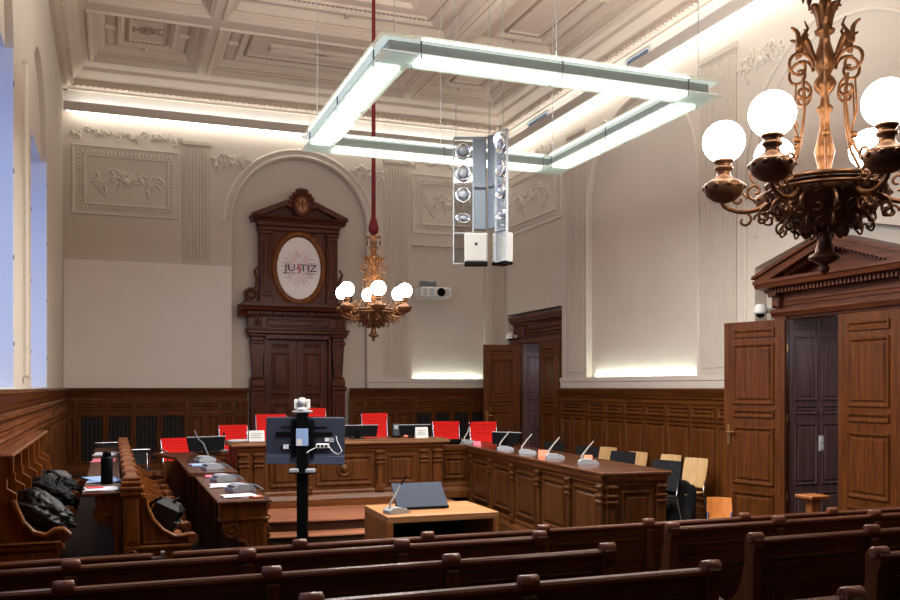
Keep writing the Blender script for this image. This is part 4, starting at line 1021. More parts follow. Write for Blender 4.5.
# ---------------------------------------------------------------- chairs
def office(label, x, y, z, rz, w=.46, h=1.2, back=True):
    t = thing('office_chair', label, 'chair', (x,y,z), rz, 'red office chairs')
    # local: faces -y
    b0, b1 = .52, h
    mb = MB(); n = 11; p = []
    for i in range(n+1):
        f = i/n; zz = b0+(b1-b0)*f; ww = w/2*(.9+.1*f); yy = .22+.09*f+.03*math.sin(f*PI)
        d = .022+.003*(i % 2)
        p += [(-ww,yy-.005,zz),(-ww*.5,yy+.02-d,zz),(0,yy+.028-d,zz),(ww*.5,yy+.02-d,zz),(ww,yy-.005,zz),(ww,yy+.025,zz),(0,yy+.05,zz),(-ww,yy+.025,zz)]
    F = [(i*8+k, i*8+(k+1)%8, (i+1)*8+(k+1)%8, (i+1)*8+k) for i in range(n) for k in range(8)] + [tuple(range(8)), tuple(n*8+k for k in range(8))]
    mb.add(p, F); br = mb.build('backrest', 'red', t)
    mb = MB()
    for i in range(1, n): zz = b0+(b1-b0)*i/n; f = i/n; ww = w/2*(.9+.1*f)*.96; yy = .22+.09*f+.03*math.sin(f*PI); mb.tube([(-ww,yy-.009,zz),(0,yy-.001,zz),(ww,yy-.009,zz)], .006, 5)
    mb.build('seam', 'red', br)
    mb = MB(); mb.box(-w/2, w/2, -.24, .24, .44, .5, .025); mb.build('seat', 'red', t)
    for s in (-1,1):
        mb = MB(); xx = s*(w/2+.02); mb.tube([(xx,.25,.7),(xx,.1,.69),(xx,-.12,.68),(xx,-.16,.62),(xx,-.1,.46),(xx,.22,.46)], .014, 7); mb.build('armrest', 'chrome', t)
        mb = MB(); mb.tube([(s*w/2*.95,.2,.48),(s*w/2*.96,.25,.6),(s*w/2*1.0,.33,b1-.01)], .012, 6); mb.build('back_frame', 'chrome', t)
    mb = MB(); mb.tube([(0,0,.1),(0,0,.44)], .028, 10); mb.build('column', 'chrome', t)
    for k in range(5):
        a = 2*PI*k/5; c, s = math.cos(a), math.sin(a)
        mb = MB(); mb.tube([(0,0,.11),(.26*c,.26*s,.07)], [.026,.014], 8); l = mb.build('leg', 'chrome', t)
        mb = MB(); mb.tube([(.26*c-.012*s,.26*s+.012*c,.03),(.26*c+.012*s,.26*s-.012*c,.03)], .03, 10); mb.build('caster', 'black', l)
    return t
def ch(label, px, y, top, rz=0, w=.46):    # px: seen column, y: depth in the hall
    X = (px-450)/900; x = y*(math.sin(A)+X*math.cos(A))/(math.cos(A)-X*math.sin(A))
    return office(label, x, y, .262, math.radians(rz), w, top-.262)
office('red office chair at the far end of the microphone desk, left of its monitor', .98, 14.0, .262, math.radians(12), .46, .86)
office('red office chair behind the left end of the judges bench', 1.88, 14.9, .262, 0, .46, 1.01)
office('red office chair behind the small white card, partly hidden by the monitor stand', 2.5, 14.9, .262, 0, .5, 1.18)
office('red office chair hidden behind the monitor stand, only its top edge showing', 3.25, 15.2, .262, 0, .5, 1.27)
office('tall red office chair beside the desk phone on the judges bench', 4.3, 14.9, .262, 0, .46, 1.18)
office('red office chair behind the counter, next to the bench end monitor', 5.62, 14.9, .262, math.radians(-3), .5, 1.02)
office('red office chair behind the wing desk corner, nearest the open door', 6.16, 14.5, .262, math.radians(-6), .5, 1.02)

def plychair(label, x, y, z, rz, m='beech', top=.86, w=.38, group=None, seatm=None):
    t = thing('visitor_chair', label, 'chair', (x,y,z), rz, group)
    mb = MB(); n = 8; p = []
    for i in range(n+1):
        f = i/n; zz = .5+(top-.5)*f; yy = .2+.09*f; ww = w/2*(.86+.14*math.sin(f*PI*.6+.4))
        for k in range(5): u = -1+.5*k; p.append((u*ww, yy+.025*(1-u*u), zz))
        for k in range(4,-1,-1): u = -1+.5*k; p.append((u*ww, yy+.025*(1-u*u)+.014, zz))
    F = [(i*10+k, i*10+(k+1)%10, (i+1)*10+(k+1)%10, (i+1)*10+k) for i in range(n) for k in range(10)] + [tuple(range(10)), tuple(n*10+k for k in range(10))]
    mb.add(p, F); mb.build('backrest', m, t)
    mb = MB(); mb.box(-w/2, w/2, -.22, .2, .43, .447, .006); mb.build('seat', seatm or m, t)
    for s in (-1,1):
        xx = s*w*.46
        mb = MB(); mb.tube([(xx,.2,.425),(xx*1.05,.26,.2),(xx*1.08,.3,.012)], .011, 8); mb.build('leg', 'chrome', t)
        mb = MB(); mb.tube([(xx,-.18,.425),(xx*1.05,-.2,.2),(xx*1.08,-.22,.012)], .011, 8); mb.build('leg', 'chrome', t)
        mb = MB(); mb.tube([(xx,-.2,.42),(xx,.19,.42),(xx,.22,.55),(xx,.25,.66)], .01, 8); mb.build('back_frame', 'chrome', t)
    return t
R90 = -PI/2
Q = R90+.3
plychair('beech visitor chair by the right wall with a black robe over it', 7.42, 10.55, 0, Q, top=.9, w=.4)
plychair('orange plywood chair standing between the front pew and the open door leaf', 5.5, 7.2, 0, R90+1.0, 'beech_o', top=.8, w=.24)
plychair('beech visitor chair by the right wall, farthest from the pedimented door', 7.6, 13.25, 0, Q, top=.88)
plychair('beech visitor chair by the right wall, half hidden behind the third black chair', 7.62, 12.35, 0, Q, top=.86)
plychair('beech visitor chair by the right wall, only slivers showing above a black chair', 7.62, 11.45, 0, Q, top=.88)
for x, y, top, lab in ((6.95,13.95,.94,'black chair behind the wing desk, nearest the corner door'),(7.0,12.9,.93,'black chair behind the wing desk, left of the first beech chair'),(7.0,11.8,.92,'black chair behind the wing desk between two beech chairs'),(6.8,10.35,.9,'black chair beside the robe at the near end of the wing desk')):
    plychair(lab, x, y, 0, Q, 'blackfab', top=top, w=.5, seatm='blackfab')
for x, y, top, lab in ((.36,13.75,.7,'black chair with a chrome top rail just behind the scalloped stall row'),(.0,15.0,.74,'black chair with a chrome top rail before the radiator grilles')):
    t = plychair(lab, x, y, .262, math.radians(8), 'blackfab', top=top, w=.34, seatm='blackfab')
    mb = MB(); mb.tube([(-.21,.29,top+.012),(.21,.29,top+.012)], .014, 8); mb.tube([(.2,.29,top+.012),(.2,.3,top-.2)], .012, 6); mb.build('top_rail', 'chrome', t)

# ---------------------------------------------------------------- bags and clothes
def lump(name, label, cat, c, r, m, seed, rz=0, amp=.22, flat=True):
    t = thing(name, label, cat, (c[0],c[1],c[2]), rz)
    def f(d):
        q = d*1.6+Vector((seed,seed*.7,0)); k = 1+amp*noise.noise(q)+amp*.7*noise.noise(q*2.7)
        kk = abs(noise.noise(q*3.3+Vector((5,1,2)))); fold = abs(noise.noise(Vector((q.x*2.2+q.y*3.5,q.z*1.5,seed))*1.6))
        return k-amp*.5*kk-.16*(fold < .12)*(1-fold/.12)+.07*math.sin(7*d.y+5*d.z+3*d.x+seed)
    mb = MB(); mb.ball((0,0,r[2]), r, 72, 44, f)
    zmin = min(v.z for v in mb.V)
    for v in mb.V:
        u = v.x/r[0]; v.z = (v.z-zmin)*(1-.32*u-.12*u*u); v.x *= 1.08 if v.z < .08 else 1; v.z = max(v.z, .004)
    mb.build('cloth_body', m, t); return t
t = lump('padded_jacket', 'bulky black padded jacket dumped on the nearest window stall seat', 'jacket', (-.47,6.99,.842), (.22,.2,.16), 'jacket', 1.3, .0, .1)
mb = MB(); mb.tube([(-.1,-.1,.3),(.0,-.13,.24),(.1,-.12,.16),(.15,-.08,.1)], .01, 6); mb.build('zip_edge', 'black', t)
mb = MB(); mb.ball((-.12,-.13,.07), (.1,.08,.07), 20, 12, lambda d: 1+.2*noise.noise(d*2.2)); mb.build('lining', 'grey_cloth', t)
t = lump('dark_bag', 'dark soft bag on the window stalls behind the padded jacket', 'bag', (-.46,8.15,.842), (.2,.2,.15), 'blackfab', 4.1, .1, .14)
mb = MB(); mb.tube([(.02,-.12,.24),(.06,-.05,.31),(.06,.06,.31),(.02,.12,.24)], .012, 6); mb.build('handle', 'black', t)
t = lump('grey_coat', 'folded grey and black coat on the farthest occupied window stall', 'coat', (-.48,9.3,.842), (.2,.22,.13), 'blackfab', 7.7, 0)
mb = MB(); mb.ball((-.02,-.03,.2), (.13,.15,.07), 24, 12, lambda d: 1+.25*noise.noise(d*2.4+Vector((3,0,0)))); mb.build('coat_lining', 'grey_cloth', t)
t = thing('backpack', 'black backpack leaning on the near end of the scalloped stall row', 'bag', (.4,7.7,.69), -.25)
t.scale = (.8,.8,.72)
mb = MB(); mb.box(-.14, .12, -.14, .14, .0, .36, .05); o = mb.build('main_pouch', 'jacket', t); o.rotation_euler = (0,.5,0); o.location = (-.08,0,.06)
mb = MB(); mb.box(.11, .16, -.11, .11, .03, .2, .02); o = mb.build('front_pocket', 'jacket', t); o.rotation_euler = (0,.5,0); o.location = (-.08,0,.06)
mb = MB(); mb.box(.11, .145, -.09, .09, .22, .33, .015); o = mb.build('upper_pocket', 'black', t); o.rotation_euler = (0,.5,0); o.location = (-.08,0,.06)
mb = MB(); mb.tube([(.0,-.05,.36),(.02,-.03,.42),(.02,.03,.42),(.0,.05,.36)], .012, 6); o = mb.build('carry_handle', 'black', t); o.rotation_euler = (0,.5,0); o.location = (-.08,0,.06)
for s in (-1,1):
    mb = MB(); mb.tube([(-.14,s*.08,.34),(-.2,s*.09,.22),(-.16,s*.1,.05)], .016, 6); o = mb.build('strap', 'black', t); o.rotation_euler = (0,.5,0); o.location = (-.08,0,.06)
for s in (-.07,.07):
    mb = MB(); mb.box(.158, .17, s-.012, s+.012, .15, .2, .004); o = mb.build('buckle', 'steel', t); o.rotation_euler = (0,.5,0); o.location = (-.08,0,.06)
# robe over the beech chair
t = thing('robe', 'black robe slumped over the seat of the beech chair by the right wall', 'robe', (7.32,10.5,.0), .3)
mb = MB(); nu, nv = 36, 16; p = []
for j in range(nv+1):
    f = j/nv
    for i in range(nu):
        a = 2*PI*i/nu; wob = 1+.14*math.sin(5*a+f*3)+.08*math.sin(11*a+2)*(f)
        r = (.05+.18*math.sin(min(1,f*2.2)*PI/2))*wob*(1+.12*f); z = .6-.06*f if f < .3 else .58-(f-.3)*.74
        p.append((r*math.cos(a)*.95-.04*f, r*math.sin(a)*.85, max(z,.03)+(.03*math.sin(a*2) if f < .4 else 0)))
F = [(j*nu+i, j*nu+(i+1)%nu, (j+1)*nu+(i+1)%nu, (j+1)*nu+i) for j in range(nv) for i in range(nu)] + [tuple(range(nu))]
mb.add(p, F, True); mb.build('cloth_body', 'blackfab', t)

# ---------------------------------------------------------------- monitor on a stand
t = thing('video_screen_stand', 'large screen seen from behind on a black stand with a camera on top', 'screen', (2.06,10.35,0), -A-.06)
mb = MB(); mb.box(-.44, .48, .06, .1, 1.0, 1.55, .012); mb.build('screen_back', 'tvback', t)
mb = MB(); mb.box(-.44, .48, .04, .06, 1.0, 1.1, .006); mb.box(-.44, .48, .045, .06, 1.1, 1.12); mb.build('lower_strip', 'tvback2', t)
mb = MB(); mb.box(-.435, .475, .1, .106, 1.02, 1.54); mb.build('display', 'black', t)
mb = MB(); mb.box(-.055, .065, -.04, .04, .06, 1.6, .006); mb.build('column', 'black', t)
mb = MB(); mb.box(-.32, .34, .03, .06, 1.33, 1.38, .006); mb.box(-.26, .28, .03, .06, 1.19, 1.22, .006); mb.box(-.26,.28,.045,.06,1.43,1.44); mb.build('mount_bar', 'black', t)
for x in (-.11,.11):
    mb = MB(); mb.box(x-.02, x+.02, .0, .06, 1.08, 1.52, .005); mb.build('mount_arm', 'black', t)
mb = MB(); mb.box(-.06, .08, -.052, -.042, 1.22, 1.42, .003); mb.build('bracket_plate', 'paper_b', t)
for x0,x1,z0,z1,m in ((-.055,.01,1.225,1.3,'white'),(-.23,-.165,1.18,1.23,'paper'),(.26,.31,1.27,1.31,'white'),(.315,.36,1.26,1.31,'grey')):
    mb = MB(); y = -.056 if x0 == -.055 else .028; mb.box(x0, x1, y, y+.004+.03*(y>0), z0, z1); mb.build('sticker', m, t)
mb = MB(); mb.box(.16, .31, .0, .055, 1.19, 1.245, .008); o = mb.build('power_strip', 'white', t)
for k in range(3):
    mb = MB(); c = .19+.045*k; mb.lathe([(.016,0),(.016,.003),(0,.003)], n=12, P=Pl((c,0,1.218),(1,0,0),(0,0,1),(0,-1,0))); mb.build('socket', 'black', o)
mb = MB(); mb.tube([(.31,.02,1.21),(.36,.01,1.15),(.42,.02,1.12),(.46,.03,1.16),(.4,.03,1.28),(.39,.04,1.33)], .005, 5); mb.tube([(.16,.01,1.2),(.1,-.02,1.17),(.06,-.045,1.14)], .005, 5); mb.build('cable', 'white', t)
mb = MB(); mb.box(-.13, .17, -.1, .04, .9, .915, .004); mb.build('shelf', 'black', t)
for x0,x1,m in ((-.13,-.03,'grey'),(.06,.16,'grey')):
    mb = MB(); mb.box(x0, x1, -.1, .0, .915, .96, .008); mb.build('power_supply', m, t)
mb = MB(); mb.box(-.05, .06, -.06, .05, .0, .09, .01); mb.box(-.4, .4, -.05, .05, .03, .07, .015); mb.build('base', 'black', t)
for x in (-.36,.36):
    mb = MB(); mb.box(x-.03, x+.03, -.32, .32, .03, .07, .012); mb.build('foot', 'black', t)
mb = MB(); mb.box(-.1, .11, -.07, .07, 1.6, 1.63, .01); mb.build('camera_shelf', 'grey', t)
mb = MB(); mb.lathe([(.07,1.63),(.075,1.65),(.05,1.67)], n=18); mb.box(-.085, -.06, -.04, .04, 1.64, 1.76, .012); mb.box(.06, .085, -.04, .04, 1.64, 1.76, .012); o = mb.build('camera', 'white', t)
mb = MB(); mb.ball((0,0,1.72), (.062,.066,.062), 18, 12); mb.build('camera_head', 'lightgrey', o)
mb = MB(); mb.lathe([(.035,0),(.035,.012),(.0,.012)], n=16, P=Pl((0,-.058,1.72),(1,0,0),(0,0,1),(0,-1,0))); mb.build('camera_cover', 'grey', o)
mb = MB(); mb.tube([(.02,-.1,.02),(.12,-.16,.02),(.2,-.12,.02),(.16,-.02,.02)], .012, 6); mb.tube([(-.1,-.12,.02),(-.22,-.15,.02),(-.3,-.06,.02)], .01, 6); mb.build('floor_cable', 'white', t)

# ---------------------------------------------------------------- witness table
t = thing('witness_table', 'open fronted orange brown wooden witness table with an angled grey board on it', 'table', (2.82,8.05,0), -.02)
x0,x1,y0,y1 = -.53,.53,-.42,.42
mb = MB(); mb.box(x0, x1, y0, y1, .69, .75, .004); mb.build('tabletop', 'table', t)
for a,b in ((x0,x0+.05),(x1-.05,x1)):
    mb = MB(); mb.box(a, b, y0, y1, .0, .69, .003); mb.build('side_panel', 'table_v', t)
mb = MB(); mb.box(x0+.05, x1-.05, y1-.05, y1-.02, .15, .69); mb.build('modesty_panel', 'dark', t)
def PX(px, py, z):
    X = (px-450)/900; q = (z-1.9)/((387-py)/900); return (q*(math.sin(A)+X*math.cos(A)), q*(math.cos(A)-X*math.sin(A)), z)
t = thing('angled_board', 'dark grey tilted screen board leaning on the witness table', 'screen', (2.74,8.0,.752), -.02)
mb = MB(); mb.T = Matrix.Rotation(math.radians(-48), 4, 'X'); mb.box(-.25, .25, -.012, .0, .0, .33, .004); mb.build('board', 'laptop', t)
mb = MB(); mb.T = Matrix.Rotation(math.radians(-48), 4, 'X'); mb.box(-.25, .25, -.03, -.012, .0, .012, .003); mb.build('lip', 'black', t)
for x in (-.2,.2):
    mb = MB(); mb.prism(Pl((x,0,0),(0,1,0),(0,0,1),(1,0,0)), [(.01,.0),(.24,.0),(.22,.15)], -.008, .008); mb.build('support', 'black', t)
def mic(label, x, y, z, rz, lean=1, group='gooseneck microphones', long=1.0):
    t = thing('gooseneck_microphone', label, 'microphone', (x,y,z), rz, group)
    mb = MB(); mb.prism(Pl((0,0,0),(1,0,0),(0,0,1),(0,-1,0)), [(-.1,0),(.12,0),(.12,.02),(.04,.05),(-.06,.055),(-.1,.03)], -.06, .06); mb.build('base', 'grey', t)
    mb = MB(); mb.box(.05, .1, -.04, .04, .03, .036); mb.build('button_panel', 'lightgrey', t)
    L = long; mb = MB(); mb.tube([(-.07,0,.04),(-.06,0,.09),(.0,0,.17*L),(.06*lean,0,.25*L)], [.011,.011,.009,.007], 8); n = mb.build('gooseneck', 'lightgrey', t)
    mb = MB(); mb.tube([(.06*lean,0,.25*L),(.1*lean,0,.3*L),(.13*lean,0,.335*L)], [.007,.008,.009], 8); mb.build('capsule', 'black', n)
    return t
mic('grey gooseneck microphone beside the angled board on the witness table', 2.42, 7.85, .752, .3, .9)
W4 = ['wing desk microphone nearest the pews','second wing desk microphone from the pews','wing desk microphone beside the orange card','wing desk microphone before the black monitor']
for (x,y), lab in zip(((4.96,8.85),(4.98,9.7),(5.0,10.5),(5.0,11.2)), W4): mic(lab, x, y, 1.045, -.35, 1.15)
mic('gooseneck microphone on the counter between two red chairs', 5.08, 12.75, 1.045, .2, .4)
mic('gooseneck microphone at the left end of the judges bench', 1.42, 12.9, 1.03, .2, -.1) if False else None
DM = ['microphone base nearest the pews on the attorney desk','second microphone base on the attorney desk','third microphone base on the attorney desk','farthest microphone base on the attorney desk']
for (x,y,z), lab in zip(((1.04,7.95,1.001),(1.0,8.85,1.001),(1.0,9.85,1.028),(1.02,10.9,1.028)), DM):
    t = thing('gooseneck_microphone', lab, 'microphone', (x,y,z), .25, 'microphones on the attorney desk')
    mb = MB(); mb.prism(Pl((0,0,0),(1,0,0),(0,0,1),(0,-1,0)), [(-.1,0),(.1,0),(.1,.03),(.05,.06),(-.04,.065),(-.1,.025)], -.1, .1); mb.build('base', 'grey', t)
    mb = MB(); mb.box(-.09, .0, -.07, .07, .045, .052); mb.build('button_panel', 'greydk', t)
    mb = MB(); mb.tube([(.08,.06,.03),(.1,.02,.05),(.1,-.12,.05),(.09,-.3,.03)] if y < 10 else [(.07,.06,.05),(.02,.1,.2),(-.04,.12,.26),(-.08,.14,.36)], [.009,.009,.008,.007], 7); mb.build('gooseneck', 'greydk', t)
# papers
def paper(label, x, y, z, w, h, rz, m='paper', n=3):
    t = thing('paper_sheets', label, 'papers', (x,y,z), rz)
    for k in range(n):
        mb = MB(); mb.T = Matrix.Rotation(.12*(k-1), 4, 'Z'); mb.box(-w/2, w/2, -h/2, h/2, .001+.003*k, .0035+.003*k); mb.build('sheet', m, t)
    return t
paper('white paper sheets on the attorney desk nearest the pews', .98, 7.55, 1.0, .26, .2, .1)
paper('pale paper sheets between the two nearest attorney desk microphones', .96, 8.38, 1.0, .24, .3, -.1)
paper('blue tinted papers at the far microphones of the attorney desk', .93, 10.4, 1.025, .2, .3, .1, 'paper_b')
paper('dark rose file on the attorney desk behind the second microphone', .95, 9.32, 1.0, .14, .2, 0, 'paper_p', 2)
paper('white papers at the near end of the reading desk', -.08, 7.72, 1.08, .24, .28, .0)
paper('blue and white papers beside the black flask on the reading desk', -.08, 8.5, 1.08, .22, .5, .05, 'paper_b', 4)
paper('pink file lying far along the reading desk', -.08, 10.75, 1.08, .24, .5, 0, 'paper_p', 2)
paper('white pages beyond the pink file on the reading desk', -.07, 11.8, 1.08, .25, .5, 0, 'paper', 2)
t = thing('leaflet', 'small red leaflet on the near papers of the reading desk', 'leaflet', (-.13,7.78,1.092), .2)
mb = MB(); mb.box(-.06, .06, -.05, .05, 0, .003); mb.build('sheet', mat('red_leaflet', rgb(232,40,60), .6), t)
mb = MB(); mb.box(-.05, .05, .0, .004, .003, .004); mb.build('print_line', 'paper', t)
t = thing('black_flask', 'tall black flask standing on the reading desk', 'flask', (-.04,7.98,1.095), 0)
t.scale = (.95,.95,.82)
mb = MB(); mb.lathe([(.045,0),(.05,.01),(.05,.26),(.04,.28)], n=20); mb.build('body', 'black', t)
mb = MB(); mb.lathe([(.036,.28),(.036,.32),(.03,.33)], n=16); mb.build('cap', 'black', t)
t = thing('sticker_card', 'orange and white card at the near corner of the attorney desk', 'card', (1.1,7.42,1.002), .3)
mb = MB(); mb.box(-.04, .04, -.05, .05, 0, .012, .003); mb.build('card', 'orange', t); mb = MB(); mb.box(-.035, .0, -.05, .05, .012, .014); mb.build('white_edge', 'white', t)

# ---------------------------------------------------------------- things on the bench
def desk_monitor(label, x, y, z, rz, w, h, tilt=.12, card=None):
    t = thing('desk_monitor', label, 'monitor', (x,y,z), rz)
    mb = MB(); mb.T = Matrix.Rotation(-tilt, 4, 'X'); mb.prism(Pl((0,0,0),(1,0,0),(0,0,1),(0,-1,0)), [(-w/2+.03,.03),(w/2-.03,.03),(w/2,h),(-w/2,h)], -.03, .0); mb.build('screen_back', 'black', t)
    mb = MB(); mb.T = Matrix.Rotation(-tilt, 4, 'X'); mb.box(-w/2, w/2, -.002, .034, h, h+.012, .003); mb.build('top_bezel', 'grey', t)
    mb = MB(); mb.box(-.1, .1, -.08, .12, .0, .012, .004); mb.box(-.03, .03, .0, .04, .01, .12); mb.build('stand', 'black', t)
    return t
def card(label, x, y, z, rz, w, h, m='white', lines=True):
    t = thing('name_card', label, 'card', (x,y,z), rz)
    mb = MB(); mb.prism(Pl((0,0,0),(0,1,0),(0,0,1),(1,0,0)), [(-.03,0),(-.025,0),(0,h-.006),(.025,0),(.03,0),(.002,h),(-.002,h)], -w/2, w/2); o = mb.build('folded_card', m, t)
    if lines:
        mb = MB(); mb.T = Matrix.Translation((0,-.016,h*.5)) @ Matrix.Rotation(-math.atan2(.028,h), 4, 'X')
        for k in range(3): mb.box(-w*.36, w*(.36-.1*(k%2)), -.006, -.005, -h*.22+h*.2*k, -h*.16+h*.2*k)
        mb.build('print_line', 'grey', o)
    return t
desk_monitor('black desk monitor at the far end of the microphone desk', 1.1, 12.9, 1.0, .1, .5, .24) if False else None
desk_monitor('black desk monitor beside the red chair at the far end of the attorney desk', 1.17, 12.2, 1.03, .25, .52, .21)
desk_monitor('black desk monitor right of the large screen on the judges bench', 3.3, 12.55, 1.156, 0, .62, .19)
desk_monitor('black desk monitor with a white card on the right part of the judges bench', 4.2, 12.65, 1.156, .0, .5, .18)
desk_monitor('black monitor tilted on the wing desk before the open corner door', 5.24, 11.75, 1.055, -.9, .46, .2, .3)
card('white printed card standing on the left of the judges bench', 1.85, 12.45, 1.165, .05, .21, .14)
card('white printed card leaning before the bench monitor on the right', 4.22, 12.42, 1.166, 0, .19, .15)
card('small pale card beside the counter chairs on the wing corner', 5.0, 12.2, 1.046, 0, .12, .06, 'paper_p', False)
card('orange card between the wing desk microphones', 4.98, 9.98, 1.045, -.6, .13, .08, 'orange', False)
card('small orange card behind the second wing desk microphone', 5.22, 9.3, 1.045, -.6, .1, .06, 'orange', False)
t = thing('desk_phone', 'dark handset phone standing on the judges bench', 'phone', (3.86,12.5,1.168), .1)
mb = MB(); mb.T = Matrix.Rotation(-.15, 4, 'X'); mb.box(-.045, .045, -.02, .02, .0, .2, .012); mb.build('handset', mat('phone_shell', rgb(52,62,70), .4), t)
mb = MB(); mb.box(-.06, .06, -.06, .06, 0, .03, .008); mb.build('cradle', 'black', t)
mb = MB(); mb.T = Matrix.Rotation(-.15, 4, 'X'); mb.box(-.03, .03, -.024, -.019, .12, .18); mb.build('phone_display', 'grey', t)
t = thing('video_console', 'black console box on the counter beside the judges bench end', 'console', (4.78,12.7,1.045), 0)
mb = MB(); mb.box(-.13, .13, -.07, .07, 0, .07, .015); mb.build('body', 'black', t); mb = MB(); mb.tube([(.11,-.07,.045),(.11,-.1,.045)], .03, 10); mb.build('lens', 'black', t)
t = thing('mouse_and_pad', 'small white and orange mouse beside the desk phone', 'mouse', (3.98,12.42,1.166), 0)
mb = MB(); mb.ball((0,0,.02), (.035,.055,.02), 12, 8); mb.build('shell', 'orange', t); mb = MB(); mb.tube([(0,-.03,.037),(0,-.015,.038)], .006, 6); mb.build('wheel', 'white', t)
t = thing('sheet_stack', 'long white sheets along the left end of the judges bench', 'papers', (1.78,12.75,1.15), .05)
for k in range(3):
    mb = MB(); mb.box(-.25+.03*k, .0+.03*k, -.2, .2, .001+.004*k, .004+.004*k); mb.build('sheet', 'paper', t)
t = thing('desk_lamp_mic', 'short white gooseneck microphone at the left end of the judges bench', 'microphone', (1.38,12.4,1.03), 0)
mb = MB(); mb.box(-.09, .09, -.06, .06, 0, .03, .01); mb.build('base', 'lightgrey', t); mb = MB(); mb.tube([(.02,0,.03),(.03,0,.12),(.03,0,.22)], .012, 8); mb.build('gooseneck', 'lightgrey', t)
mb = MB(); mb.tube([(.03,0,.22),(.03,0,.26)], .012, 8); mb.build('capsule', 'black', t)
t = thing('side_ledge', 'low wooden return linking the attorney desk with the judges bench', 'counter', (1.37,12.6,.262))
mb = MB(); mb.box(1.225, 1.46, 12.3, 12.9, .99, 1.03, .008); mb.build('worktop', 'desk_top', t)
mb = MB(); mr = MB(); P = Pl((0,12.36,0),(1,0,0),(0,0,1),(0,-1,0)); front(mb, mr, P, 1.23, 1.46, .262, 1.0, [('p',1.25,1.44)])
o = mb.build('front_panel', 'bench', t); o.location = (-1.37,-12.6,-.262); o = mr.build('rail', 'bench_h', t); o.location = (-1.37,-12.6,-.262)
for o in t.children:
    if o.name.startswith('worktop'): o.location = (-1.37,-12.6,-.262)

# ---------------------------------------------------------------- light and camera
w = bpy.data.worlds.new('World'); SC.world = w; w.use_nodes = True
w.node_tree.nodes['Background'].inputs['Color'].default_value = (1,.95,.9,1); w.node_tree.nodes['Background'].inputs['Strength'].default_value = .1
def area(name, loc, rot, sx, sy, e, col=(1,1,1)):
    l = bpy.data.lights.new(name, 'AREA'); l.shape = 'RECTANGLE'; l.size = sx; l.size_y = sy; l.energy = e; l.color = col
    o = bpy.data.objects.new(name, l); COL.objects.link(o); o.location = loc; o.rotation_euler = rot; return o
def point(name, loc, e, col, r=.05):
    l = bpy.data.lights.new(name, 'POINT'); l.energy = e; l.color = col; l.shadow_soft_size = r
    o = bpy.data.objects.new(name, l); COL.objects.link(o); o.location = loc; return o
RS, RU, CS, CU = 13, 11, 1.7, 2
BG = .9
def strip(name, S, loc, rot, sx, sy, col): area(name, loc, rot, sx, sy, S*PI*sx*sy, col)
RC = (1,.98,.94)
for (x,y,sx,sy) in ((3.6,cy0+.145,2.6,.19),(3.6,cy1-.145,2.6,.19),(cx0+.15,8.41,.19,2.6),(cx1-.145,8.41,.19,2.6)):
    strip('ring_down', RS, (x,y,zr-.09), (0,0,0), sx, sy, RC); strip('ring_up', RU, (x,y,zr+.1), (PI,0,0), sx, sy, RC)
CW = (1,.93,.83)
for y0,y1 in ((-1,5.2),(5.3,11.5),(11.6,17.8)):
    for x, sg in ((XR-.13,1),):
        k = 1 if sg > 0 else .7
        strip('cove_down', CS*k, (x,(y0+y1)/2,6.96), (0,-math.radians(15)*sg,0), .05, y1-y0, CW); strip('cove_up', CU*k, (x,(y0+y1)/2,7.16), (PI,math.radians(35)*sg,0), .05, y1-y0, (.84,.94,1))
strip('cove_down', CS, (3.6,YB-.13,6.96), (math.radians(15),0,0), 8.3, .05, CW); strip('cove_up', CU, (3.6,YB-.13,7.16), (PI-math.radians(35),0,0), 8.3, .05, (.84,.94,1))
GC = (.86,1,.92)
area('bay_glow', (12.78*0+XR+.02,12.78,2.06), (PI,math.radians(14),0), .05, 3.0, BG*3.0, GC)
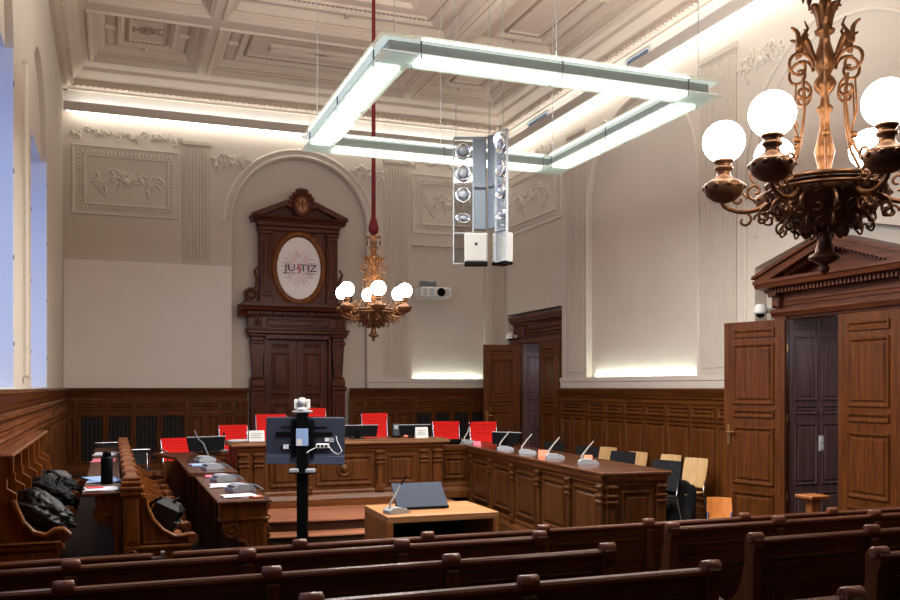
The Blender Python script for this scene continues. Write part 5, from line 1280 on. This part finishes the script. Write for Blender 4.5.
area('bay_glow', (6.77,YB+.03,2.06), (PI-math.radians(14),0,0), 1.55, .05, BG*1.55, GC)
point('vestibule_fill', (XP+.75,YC-.3,2.5), 9, (.85,.9,1), .25); RS, RU, CS, CU = 13, 11, 1.7, 2  # added fill to brighten the vestibule panels, no fitting there
BG = .9
def strip(name, S, loc, rot, sx, sy, col): area(name, loc, rot, sx, sy, S*PI*sx*sy, col)
RC = (1,.98,.94)
for (x,y,sx,sy) in ((3.6,cy0+.145,2.6,.19),(3.6,cy1-.145,2.6,.19),(cx0+.15,8.41,.19,2.6),(cx1-.145,8.41,.19,2.6)):
    strip('ring_down', RS, (x,y,zr-.09), (0,0,0), sx, sy, RC); strip('ring_up', RU, (x,y,zr+.1), (PI,0,0), sx, sy, RC)
CW = (1,.93,.83)
for y0,y1 in ((-1,5.2),(5.3,11.5),(11.6,17.8)):
    for x, sg in ((XR-.13,1),):
        k = 1 if sg > 0 else .7
        strip('cove_down', CS*k, (x,(y0+y1)/2,6.96), (0,-math.radians(15)*sg,0), .05, y1-y0, CW); strip('cove_up', CU*k, (x,(y0+y1)/2,7.16), (PI,math.radians(35)*sg,0), .05, y1-y0, (.84,.94,1))
strip('cove_down', CS, (3.6,YB-.13,6.96), (math.radians(15),0,0), 8.3, .05, CW); strip('cove_up', CU, (3.6,YB-.13,7.16), (PI-math.radians(35),0,0), 8.3, .05, (.84,.94,1))
point('vestibule_fill', (XN+.6,16.0,2.5), 7, (.85,.85,1), .25)  # same kind of added fill behind the corner door
cam = bpy.data.cameras.new('camera'); cam.sensor_width = 36; cam.lens = 36; cam.shift_y = 87/900; cam.clip_end = 100
co = bpy.data.objects.new('camera', cam); COL.objects.link(co); co.location = (0,0,1.9); co.rotation_euler = (PI/2,0,-A); SC.camera = co
SC.view_settings.view_transform = 'Standard'; SC.view_settings.look = 'None'; SC.view_settings.gamma = 1; SC.view_settings.use_curve_mapping = False
SC.view_settings.exposure = 1.62
SC.cycles.use_denoising = True
SC.cycles.max_bounces = 8
